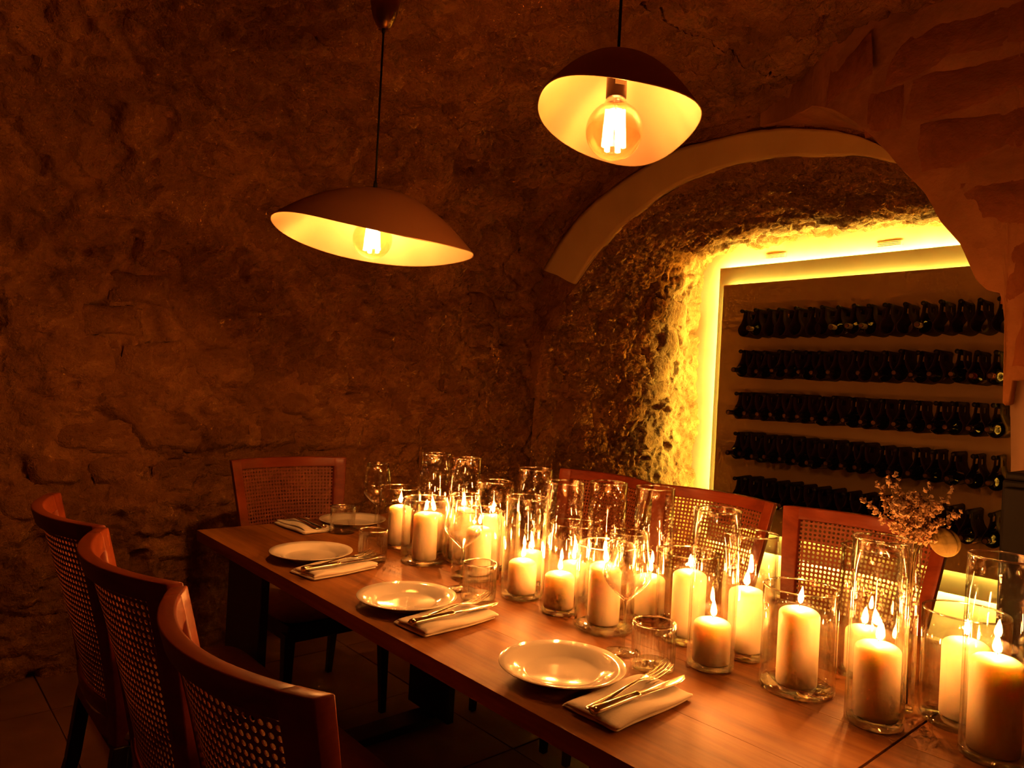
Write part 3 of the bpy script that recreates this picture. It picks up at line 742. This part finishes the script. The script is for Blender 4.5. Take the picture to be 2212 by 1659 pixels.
for k_ in range(4):
    yk = (k_ - 1.5) * 0.0066
    tm = sweep([(0.056, yk, 0.0028, 0.0022, 0.0010), (0.070, yk, 0.0030, 0.0019, 0.0010), (0.088, yk, 0.0052, 0.0017, 0.0009), (0.104, yk, 0.0092, 0.0013, 0.0008), (0.110, yk, 0.0115, 0.0004, 0.0003)], 8).mesh('tine'); tm.materials.append(M['silver']); tines.append(tm)
knife_handle = sweep([(-0.112, 0, 0, 0.0005, 0.0005), (-0.1115, 0, 0, 0.0072, 0.0052), (-0.104, 0, 0, 0.0086, 0.0060), (-0.07, 0, 0, 0.0078, 0.0056), (-0.03, 0, 0, 0.0066, 0.0050), (-0.012, 0, 0, 0.0062, 0.0048), (-0.009, 0, 0, 0.0074, 0.0054), (-0.006, 0, 0, 0.0060, 0.0044), (-0.0055, 0, 0, 0.0005, 0.0005)]).mesh('handle'); knife_handle.materials.append(M['silver'])
blade = sweep([(-0.008, 0, 0, 0.0040, 0.0018), (0.004, -0.0008, 0, 0.0062, 0.0013), (0.05, -0.0016, 0, 0.0088, 0.0010), (0.09, -0.0016, 0, 0.0090, 0.0009), (0.108, 0.0008, 0, 0.0066, 0.0008), (0.118, 0.0046, 0, 0.0022, 0.0006), (0.121, 0.006, 0, 0.0003, 0.0002)]).mesh('blade'); blade.materials.append(M['silver'])
ORD = ['nearest', 'middle', 'farthest near-side', 'end-of-table']
for i, (x, y, rz, lb) in enumerate(NAPS):
    hz = TZ + 0.0215
    dx, dy = math.cos(rz), math.sin(rz); px, py = -dy, dx
    o1 = 0.010; f = empty('fork', (x + dx * 0.012 + px * o1, y + dy * 0.012 + py * o1, hz), rz + 0.05)
    f.rotation_euler[1] = -0.035; f.scale = (1.08, 1.08, 1.08)
    obj('handle', fork_handle, None, f)
    for tm in tines: obj('tine', tm, None, f)
    tag(f, 'silver fork lying beside the knife on the %s napkin' % ORD[i], 'fork', 'forks on the napkins')
    o2 = -0.018; kf = empty('knife', (x + dx * 0.004 + px * o2, y + dy * 0.004 + py * o2, hz + 0.0035), rz - 0.04)
    kf.scale = (1.06, 1.06, 1.06); obj('handle', knife_handle, None, kf); obj('blade', blade, None, kf)
    tag(kf, 'silver table knife with thick handle on the %s napkin' % ORD[i], 'knife', 'knives on the napkins')
# fluted tumblers
nfl = 28
def flute(a, z_): return 1.0 + (0.018 * math.cos(a * nfl) if 0.004 < z_ < 0.075 else 0)
tum_me = MB().lathe([(0.035, 0.0), (0.0395, 0.0015), (0.041, 0.006), (0.041, 0.03), (0.041, 0.06), (0.041, 0.074), (0.041, 0.0866), (0.0384, 0.0866), (0.0384, 0.06), (0.038, 0.025), (0.036, 0.016)], 112, mod=flute).mesh('body'); tum_me.materials.append(M['glass_table'])
tub_me = MB().lathe([(0, 0.0006), (0.034, 0.0006), (0.0385, 0.003), (0.0385, 0.011), (0.034, 0.0145), (0, 0.0135)], 56).mesh('base'); tub_me.materials.append(M['glass_base'])
tumr_me = MB().lathe([(0.0384, 0.0868), (0.0410, 0.0868), (0.0412, 0.0882), (0.0404, 0.0894), (0.0394, 0.0898), (0.0384, 0.0894), (0.0380, 0.0882), (0.0384, 0.0868)], 56).mesh('rim'); tumr_me.materials.append(M['glass_rim'])
TUM = [(1.139, 0.847, 'fluted glass tumbler nearest the camera, behind the fork tines'), (1.136, 1.372, 'fluted glass tumbler between the middle plate and the middle wine glass'),
       (1.108, 1.827, 'fluted glass tumbler right of the farthest near-side plate'), (1.215, 2.204, 'fluted glass tumbler in front of the end-setting plate')]
for x, y, lb in TUM:
    t = empty('tumbler', (x, y, TZ)); obj('body', tum_me, None, t); obj('base', tub_me, None, t); obj('rim', tumr_me, None, t); tag(t, lb, 'tumbler', 'fluted tumblers')
# wine glasses
bowl_me = MB().lathe([(0.0035, 0.104), (0.009, 0.108), (0.022, 0.119), (0.036, 0.133), (0.0455, 0.146), (0.0490, 0.155), (0.0485, 0.164), (0.0455, 0.185), (0.0405, 0.215), (0.0362, 0.2405), (0.0352, 0.2405), (0.0395, 0.215), (0.0445, 0.185), (0.0474, 0.164), (0.0478, 0.1555), (0.0445, 0.1472), (0.035, 0.1345), (0.021, 0.121), (0.008, 0.1115), (0, 0.110)], 56).mesh('bowl'); bowl_me.materials.append(M['glass_table'])
stem_me = MB().lathe([(0.0034, 0.005), (0.0028, 0.02), (0.0026, 0.06), (0.0030, 0.09), (0.0042, 0.1045), (0.0, 0.1085)], 14).mesh('stem'); stem_me.materials.append(M['glass_base'])
foot_me = MB().lathe([(0, 0.0006), (0.034, 0.0006), (0.0355, 0.0014), (0.034, 0.0022), (0.018, 0.0034), (0.006, 0.0055), (0.0034, 0.0075), (0, 0.0075)], 48).mesh('foot'); foot_me.materials.append(M['glass_table'])
wgr_me = MB().lathe([(0.0350, 0.2406), (0.0363, 0.2406), (0.0366, 0.2414), (0.0358, 0.2421), (0.0349, 0.2415), (0.0350, 0.2406)], 56).mesh('rim'); wgr_me.materials.append(M['glass_rim'])
WG = [(1.158, 0.935, 'stemmed wine glass nearest the camera, behind the nearest plate'), (1.150, 1.462, 'stemmed wine glass behind the middle tumbler, before a lit candle'), (1.287, 2.115, 'stemmed wine glass at the far left, before the end-setting plate')]
for x, y, lb in WG:
    t = empty('wine_glass', (x, y, TZ)); obj('bowl', bowl_me, None, t); obj('stem', stem_me, None, t); obj('foot', foot_me, None, t); obj('rim', wgr_me, None, t); tag(t, lb, 'wine glass', 'stemmed wine glasses')

# ------------------------------------------------------------------ flower vase
v = empty('flower_vase', (1.357, 0.480, TZ))
obj('wall', MB().lathe(cyl_profile(0.0165, 0.285, 0.0022, 0.012), 32).mesh('wall'), 'glass', v)
obj('base', MB().lathe([(0, 0.0004), (0.013, 0.0004), (0.0138, 0.004), (0.0138, 0.010), (0, 0.0115)], 32).mesh('base'), 'glass_base', v)
tag(v, 'slim clear glass bud vase holding dried flowers', 'vase')
bq = empty('dried_flowers', (1.357, 0.480, TZ + 0.0125))
tag(bq, 'bunch of pale dried flowers with a round seed pod in the slim vase', 'flowers')
rs = random.Random(21)
ax = Vector((0.749, -0.660, 0)); bx_ = Vector((0.66, 0.75, 0))   # across and along the view of the bunch
petal = []
for k_ in range(5):
    a = 2 * PI * k_ / 5; petal.append((math.cos(a), math.sin(a)))
def blossom(mb, c, r, d):
    d = d.normalized(); u = d.orthogonal().normalized(); w_ = d.cross(u); b = [c - d * r * 0.6]
    n = 6; ring = [c + (u * math.cos(2 * PI * q / n) + w_ * math.sin(2 * PI * q / n)) * r * (1 if q % 2 else 0.62) + d * r * (0.25 if q % 2 else -0.05) for q in range(n)]
    V = b + ring + [c + d * r * 0.45]
    mb.add(V, [(0, 1 + (q + 1) % n, 1 + q) for q in range(n)] + [(n + 1, 1 + q, 1 + (q + 1) % n) for q in range(n)])
sprays = [(-0.075, 0.342, .02), (-0.062, 0.372, .0), (-0.045, 0.400, -.02), (-0.030, 0.380, .03), (-0.018, 0.368, -.03), (0.0, 0.352, .02), (0.012, 0.345, -.02), (0.028, 0.355, 0.0), (0.040, 0.375, .02), (0.056, 0.372, -.01), (0.082, 0.335, .0), (0.05, 0.340, .03), (-0.05, 0.352, -.03), (0.02, 0.330, .0), (-0.01, 0.335, -.03), (0.038, 0.318, -.02), (0.016, 0.300, 0.02)]
for i, (a, h, dpt) in enumerate(sprays):
    top = ax * a + bx_ * dpt + Vector((0, 0, h))
    p0 = Vector((rs.uniform(-0.007, 0.007), rs.uniform(-0.007, 0.007), 0.002)); p1 = Vector((p0.x * -0.6, p0.y * -0.6, 0.262)) + (ax * a + bx_ * dpt) * 0.06
    pts = [p0, p0.lerp(p1, 0.5), p1]
    c1 = p1 + Vector((0, 0, 0.04)) + (ax * a + bx_ * dpt) * 0.25
    for q in (0.25, 0.5, 0.75, 1.0):
        pts.append(p1 * (1 - q) ** 2 + c1 * 2 * q * (1 - q) + top * q * q)
    obj('stem', MB().tube(pts, [0.0011] * 3 + [0.001, 0.0009, 0.0007, 0.0004], 6).mesh('stem'), 'stem', bq)
    mb = MB(); nb = 46
    for q in range(nb):
        f_ = rs.uniform(0.28, 1.03); c = p1 * (1 - f_) ** 2 + c1 * 2 * f_ * (1 - f_) + top * f_ * f_
        sp = 0.015 * (1.25 - f_)
        d = Vector((rs.uniform(-1, 1), rs.uniform(-1, 1), rs.uniform(-0.2, 1)))
        blossom(mb, c + Vector((rs.uniform(-sp, sp), rs.uniform(-sp, sp), rs.uniform(-sp, sp))), rs.uniform(0.0032, 0.0062), d)
    obj('blossom_spray', mb.mesh('blossom_spray', False), 'blossom', bq)
for a, h, dpt, r in ((-0.028, 0.336, -0.015, 0.017), (0.004, 0.350, 0.0, 0.014), (0.024, 0.340, -0.02, 0.013)):   # fuller heads
    mb = MB(); c = ax * a + bx_ * dpt + Vector((0, 0, h))
    for q in range(34):
        d = Vector((rs.gauss(0, 1), rs.gauss(0, 1), rs.gauss(0.3, 1))).normalized(); blossom(mb, c + d * r * rs.uniform(0.55, 1), r * 0.42, d)
    obj('flower_head', mb.mesh('flower_head', False), 'blossom', bq)
def pod_mesh():
    P = []; n, m = 18, 56
    for i in range(n + 1):
        th = PI * i / n; row = []
        for j in range(m + 1):
            ph = 2 * PI * j / m; rib = 1 + 0.09 * math.cos(ph * 7)
            row.append((0.010 * math.sin(th) * math.cos(ph) * rib, 0.023 * math.sin(th) * math.sin(ph) * rib, 0.025 * -math.cos(th)))
        P.append(row)
    return MB().grid(P).mesh('seed_pod')
po = obj('seed_pod', pod_mesh(), 'pod', bq); po.location = ax * 0.050 + bx_ * -0.012 + Vector((0, 0, 0.282)); po.rotation_euler = (0.35, 0.1, 0.72 + PI / 2 + 0.9)
obj('stem', MB().tube([(0, 0, 0.004), (0.002, 0.0, 0.24), tuple(ax * 0.02 + Vector((0, 0, 0.275))), tuple(ax * 0.034 + bx_ * -0.01 + Vector((0, 0, 0.283)))], 0.0010, 6).mesh('stem'), 'stem', bq)

# ------------------------------------------------------------------ pendant lamps
def make_lamp(c, a, b, h, tilt_x, tilt_y, wav, label, canopy_z, seed, rot=0.0, rim_up=-0.012):
    # c: bulb centre; e1 across, e2 along
    t = empty('pendant_lamp', (c[0], c[1], c[2]))
    e1 = Vector((0.749, -0.660, 0)); e2 = Vector((0.660, 0.750, 0))
    R_ = Matrix.Rotation(rot, 3, 'Z'); e1 = R_ @ e1; e2 = R_ @ e2
    nr, nth = 20, 72
    def S(q, th, off):
        cs, sn = math.cos(th), math.sin(th)
        x = a * q * math.copysign(abs(cs) ** 0.92, cs); y = b * q * math.copysign(abs(sn) ** 0.92, sn)
        zz = h * (1 - q ** 2.1) + tilt_x * x * q + tilt_y * y * q + wav * (q ** 3) * math.sin(2 * th + seed) + off
        zz += rim_up
        return e1 * (x + wav * 0.6 * q * q * math.cos(th * 3 + seed)) + e2 * y + Vector((0, 0, zz))
    qs = [i / nr for i in range(nr + 1)]
    out = [[S(q, 2 * PI * j / nth, 0.003) for q in qs] for j in range(nth)]
    inn = [[S(q * 0.993, 2 * PI * j / nth, -0.001) for q in qs] for j in range(nth)]
    mo = MB().grid(out, True); 
    rim = [[S(1, 2 * PI * j / nth, 0.003), S(1.002, 2 * PI * j / nth, 0.001), S(0.993, 2 * PI * j / nth, -0.001)] for j in range(nth)]
    obj('shade', mo.mesh('shade'), 'shade_out', t)
    obj('shade_lining', MB().grid(inn, True).mesh('shade_lining'), 'shade_in', t)
    obj('shade_rim', MB().grid(rim, True).mesh('shade_rim'), 'shade_in', t)
    R = 0.0555
    prof = [(R * math.sin(q), -R * math.cos(q)) for q in np.linspace(0, PI * 0.86, 22)]
    prof += [(0.0215, 0.056), (0.0175, 0.062), (0.0170, 0.070)]
    bl = obj('bulb', MB().lathe(prof, 40).mesh('bulb'), 'bulb_glass', t)
    fm = MB()
    for q in range(6):
        an = q * PI / 3 + 0.3
        fm.tube([(0.009 * math.cos(an), 0.009 * math.sin(an), 0.028), (0.0145 * math.cos(an), 0.0145 * math.sin(an), -0.024)], 0.0042, 5, False)
    obj('filament', fm.mesh('filament'), 'filament_dim' if seed > 1 else 'filament', bl)
    obj('stem_glass', MB().lathe([(0, 0.026), (0.004, 0.028), (0.0035, 0.04), (0.006, 0.055), (0.012, 0.066), (0, 0.0665)], 16).mesh('stem_glass'), 'glass', bl)
    obj('socket', MB().lathe([(0, 0.062), (0.0185, 0.062), (0.020, 0.064), (0.020, 0.110), (0.017, 0.1135), (0.006, 0.117), (0.006, h + rim_up), (0, h + rim_up)], 28).mesh('socket'), 'socket', t)
    if seed > 1: obj('paper_tag', MB().box((-0.0105, -0.021, 0.083), (0.0105, -0.0203, 0.093)).mesh('paper_tag', False), 'paper', t).rotation_euler = (0, 0, -0.5)
    ztop = canopy_z - c[2]
    obj('cord', MB().tube([(0, 0, h + rim_up), (0, 0, h + 0.1), (0, 0, ztop + 0.006)], 0.0030, 8).mesh('cord'), 'cord', t)
    obj('cord_grip', MB().lathe([(0, h - 0.012), (0.006, h - 0.012), (0.006, h + 0.004), (0.0035, h + 0.014), (0, h + 0.014)], 14).mesh('cord_grip'), 'cord', t)
    cn = obj('canopy', MB().lathe([(0, ztop), (0.012, ztop), (0.020, ztop + 0.008), (0.031, ztop + 0.03), (0.038, ztop + 0.055), (0.0415, ztop + 0.08), (0.040, ztop + 0.082), (0, ztop + 0.078)], 36).mesh('canopy'), 'brass', t)
    obj('cord_lock', MB().lathe([(0, ztop - 0.012), (0.004, ztop - 0.012), (0.0055, ztop - 0.006), (0.0055, ztop + 0.001), (0, ztop + 0.001)], 14).mesh('cord_lock'), 'cord', cn)
    obj('ceiling_hook', MB().tube([(0.0, 0.0, ztop + 0.076), (0.006, 0, ztop + 0.10), (0.016, 0.004, ztop + 0.13), (0.016, 0.004, float(vault_top(c[0])) - c[2] + 0.03)], 0.005, 8).mesh('ceiling_hook'), 'black_metal', cn)
    return tag(t, label, 'pendant lamp', 'shell-shaped pendant lamps')
make_lamp((1.050, 1.820, 1.667), 0.283, 0.185, 0.150, -0.115, -0.10, 0.014, 'wide shell-shaped pendant lamp over the far half of the table', 2.262, 0.9)
make_lamp((1.062, 0.945, 1.776), 0.152, 0.215, 0.120, -0.19, 0.0, 0.012, 'smaller-looking deep shell pendant lamp nearer the camera, before the plaster arch', 2.30, 2.0, 0.0, 0.018)

# ------------------------------------------------------------------ bottle wall
pn = empty('wine_display', (4.40, 1.8, 0))
tag(pn, 'large backlit beige board on the niche wall carrying five rows of bottles', 'panel')
A0, A1, AZ0, AZ1 = 0.80, 2.895, 0.275, 2.172      # rear board, X 4.44
B0, B1, BZ0, BZ1 = 0.90, 2.812, 0.412, 2.038      # front board, X 4.36
def rel(x, y, z_): return (x - 4.40, y - 1.8, z_)
obj('back_board', MB().box(rel(4.435, A0, AZ0), rel(4.460, A1, AZ1)).mesh('back_board', False), 'board_back', pn)
obj('front_board', MB().box(rel(4.360, B0, BZ0), rel(4.400, B1, BZ1)).mesh('front_board', False), 'board', pn)
ins = 0.010
for (x0, y0, y1, z0, z1) in ((4.474, A0, A1, AZ0, AZ1), (4.408, B0, B1, BZ0, BZ1)):
    sw, dp = 0.010, 0.006
    for (pa, pb) in (((x0, y0 + ins, z1 - ins - sw), (x0 + dp, y1 - ins, z1 - ins)), ((x0, y0 + ins, z0 + ins), (x0 + dp, y1 - ins, z0 + ins + sw)),
                     ((x0, y1 - ins - sw, z0 + ins + sw), (x0 + dp, y1 - ins, z1 - ins - sw)), ((x0, y0 + ins, z0 + ins + sw), (x0 + dp, y0 + ins + sw, z1 - ins - sw))):
        obj('led_strip', MB().box(rel(*pa), rel(*pb)).mesh('led_strip', False), 'led' if x0 > 4.45 else 'led_dim', pn)
    # battens that carry the boards
    for zc in (z0 + 0.35, z1 - 0.35):
        bx0 = 4.460 if x0 > 4.45 else 4.400; bx1 = 4.510 if x0 > 4.45 else 4.435
        obj('batten', MB().box(rel(bx0, y0 + 0.15, zc - 0.02), rel(bx1, y1 - 0.15, zc + 0.02)).mesh('batten', False), 'board', pn)
# leather slings on rods
rod_me = MB().tube([(0, 0, 0), (-0.17, 0, 0), (-0.205, 0, 0)], 0.0095, 10)
rod_me.lathe([(0, -0.001), (0.012, 0.0), (0.013, 0.006), (0.011, 0.013), (0, 0.014)], 10)
# turn the knob outwards
V = rod_me.V; kb_ = len(V) - (1 + 10 * 3 + 1)
for q in range(kb_, len(V)): x_, y_, z_ = V[q]; V[q] = (-0.204 - z_, y_, x_)
rod_me = rod_me.mesh('rod'); rod_me.materials.append(M['rod'])
def sling_mesh():
    path = []
    for a in np.linspace(0.35, -0.6, 4): path.append((0.0105 * math.cos(a + 0.2), 0.0105 * math.sin(a + 0.2)))
    cz, R = -0.118, 0.042
    path = [(0.0, 0.0112), (0.008, 0.008), (0.0115, 0.0)]
    path += [(0.0120, -0.014), (0.0130, -0.042), (0.0200, -0.070)]
    for a in np.linspace(0.75, -PI - 0.75, 17): path.append((R * math.cos(a), cz + R * math.sin(a)))
    path += [(-0.0200, -0.070), (-0.0130, -0.042), (-0.0120, -0.014), (-0.0115, 0.0), (-0.008, 0.008), (0.0, 0.0112)]
    xs_ = [-0.014, -0.072, -0.128, -0.178]; V = []; F = []
    for (y, z_) in path:
        for x_ in xs_:
            fl = 1 + 0.06 * math.sin(z_ * 30 + x_ * 20)
            V.append((x_ * (1 + 0.10 * min(1, max(0, -z_ / 0.12)) * (1 if x_ < -0.1 else 0)), y * fl, z_))
    n = len(path)
    for i in range(n - 1):
        for j in range(3):
            zmid = (path[i][1] + path[i + 1][1]) / 2
            if j == 1 and -0.042 < zmid < -0.010 and (abs(path[i][0]) < 0.03): continue
            F.append((i * 4 + j, (i + 1) * 4 + j, (i + 1) * 4 + j + 1, i * 4 + j + 1))
    return mesh('sling', V, F)
sling_me = sling_mesh(); sling_me.materials.append(M['leather'])
def bx_lathe(prof, n=20):   # lathe about the -X axis
    m_ = MB().lathe(prof, n); m_.V = [(-z_, y_, x_) for (x_, y_, z_) in m_.V]; return m_
bot_me = bx_lathe([(0, 0.004), (0.020, 0.002), (0.034, 0.0), (0.0375, 0.004), (0.038, 0.02), (0.038, 0.165), (0.036, 0.178), (0.028, 0.194), (0.019, 0.208), (0.0145, 0.222), (0.0138, 0.232)]).mesh('body'); bot_me.materials.append(M['bottle'])
def cap_mesh(mat):
    me = bx_lathe([(0.0139, 0.225), (0.0146, 0.228), (0.0144, 0.262), (0.0156, 0.266), (0.0156, 0.276), (0.0145, 0.278)], 14).mesh('capsule'); me.materials.append(M[mat]); return me
cap_d, cap_r, cap_p = cap_mesh('capsule_dark'), cap_mesh('capsule_red'), cap_mesh('paper')
tip_me = bx_lathe([(0, 0.2785), (0.0115, 0.2785), (0.0118, 0.2775)], 14).mesh('cork'); tip_me.materials.append(M['capsule_cork'])
lab_me = bx_lathe([(0.0384, 0.055), (0.0385, 0.056), (0.0385, 0.145), (0.0384, 0.146)], 20).mesh('paper_label'); lab_me.materials.append(M['paper'])
NUM = ['first', 'second', 'third', 'fourth', 'fifth', 'sixth', 'seventh', 'eighth', 'ninth', 'tenth', 'eleventh', 'twelfth', 'thirteenth', 'fourteenth', 'fifteenth', 'sixteenth', 'seventeenth']
ROWN = ['top', 'second', 'third', 'fourth', 'bottom']
ROWZ = [1.826, 1.566, 1.300, 1.044, 0.763]
BFULL = {0: {1, 7, 8, 9, 12}, 1: set(range(17)) - {1, 8}, 2: set(range(17)), 3: set(range(17)), 4: set(range(2, 17))}
rs = random.Random(33)
for r in range(5):
    for k_ in range(17):
        y = 2.537 - k_ * 0.0884; zz = ROWZ[r] + rs.uniform(-0.004, 0.004)
        h_ = empty('bottle_holder', (4.3615, y, zz), rs.uniform(-0.05, 0.05))
        if r == 0: h_.rotation_euler[1] = 0.0
        obj('rod', rod_me, None, h_)
        s_ = obj('sling', sling_me, None, h_, (rs.uniform(-0.012, 0.012), 0, 0), (rs.uniform(-0.03, 0.03), 0, rs.uniform(-0.06, 0.06)))
        sm = s_.modifiers.new('thick', 'SOLIDIFY'); sm.thickness = 0.003; sm.offset = 0
        tag(h_, 'dark leather bottle sling, %s from left in the %s row' % (NUM[k_], ROWN[r]), 'bottle holder', 'leather bottle slings')
        if k_ in BFULL[r]:
            b = empty('wine_bottle', (4.350 + rs.uniform(-0.008, 0.0), y, zz - 0.1185)); b.rotation_euler = (rs.uniform(0, 6), rs.uniform(-0.012, 0.0), h_.rotation_euler[2])
            obj('body', bot_me, None, b); red = r == 1 and k_ >= 15
            obj('capsule', cap_p if r == 0 else (cap_r if red else cap_d), None, b); obj('cork', tip_me, None, b)
            if r == 0: obj('paper_label', lab_me, None, b)
            tag(b, 'dark wine bottle%s lying %s from left in the %s row' % (' with pale neck' if r == 0 else (' with red capsule' if red else ''), NUM[k_], ROWN[r]), 'wine bottle', 'bottles in the wall slings')
# small slotted vents in the plaster above the panel
for i, (y, lb) in enumerate(((2.53, 'thin slotted air vent above the bottle wall, left one'), (1.80, 'thin slotted air vent above the bottle wall, right one'))):
    vn = empty('air_vent', (4.514, y, 2.235))
    obj('plate', MB().box((-0.0015, -0.075, -0.016), (0.004, 0.075, 0.016)).mesh('plate', False), 'plaster', vn)
    for q in (-0.009, 0.0, 0.009): obj('slat', MB().box((-0.0030, -0.065, q - 0.0012), (-0.0015, 0.065, q + 0.0012)).mesh('slat', False), 'dark_wood', vn)
    tag(vn, lb, 'air vent', 'air vents')

# ------------------------------------------------------------------ dark cabinet by the pier
cb = empty('cabinet', (2.43, 0.380, 0))
bevel(obj('body', MB().box((-0.17, -0.21, 0.04), (0.17, 0.205, 1.095)).mesh('body', False), 'cabinet', cb), 0.008)
bevel(obj('top', MB().box((-0.18, -0.22, 1.0952), (0.18, 0.195, 1.115)).mesh('top', False), 'cabinet', cb), 0.006)
bevel(obj('plinth', MB().box((-0.16, -0.20, 0.0), (0.16, 0.195, 0.0398)).mesh('plinth', False), 'cabinet', cb), 0.003)
for yq in (-0.105, 0.0975):
    d = bevel(obj('door', MB().box((-0.19, yq - 0.098, 0.06), (-0.1705, yq + 0.098, 1.075)).mesh('door', False), 'cabinet', cb), 0.004)
    obj('handle', MB().tube([(-0.205, yq + (0.08 if yq < 0 else -0.08), 0.52), (-0.205, yq + (0.08 if yq < 0 else -0.08), 0.66)], 0.005, 8).mesh('handle'), 'brass', d)
tag(cb, 'black upright cabinet standing against the pier at the right edge', 'cabinet')
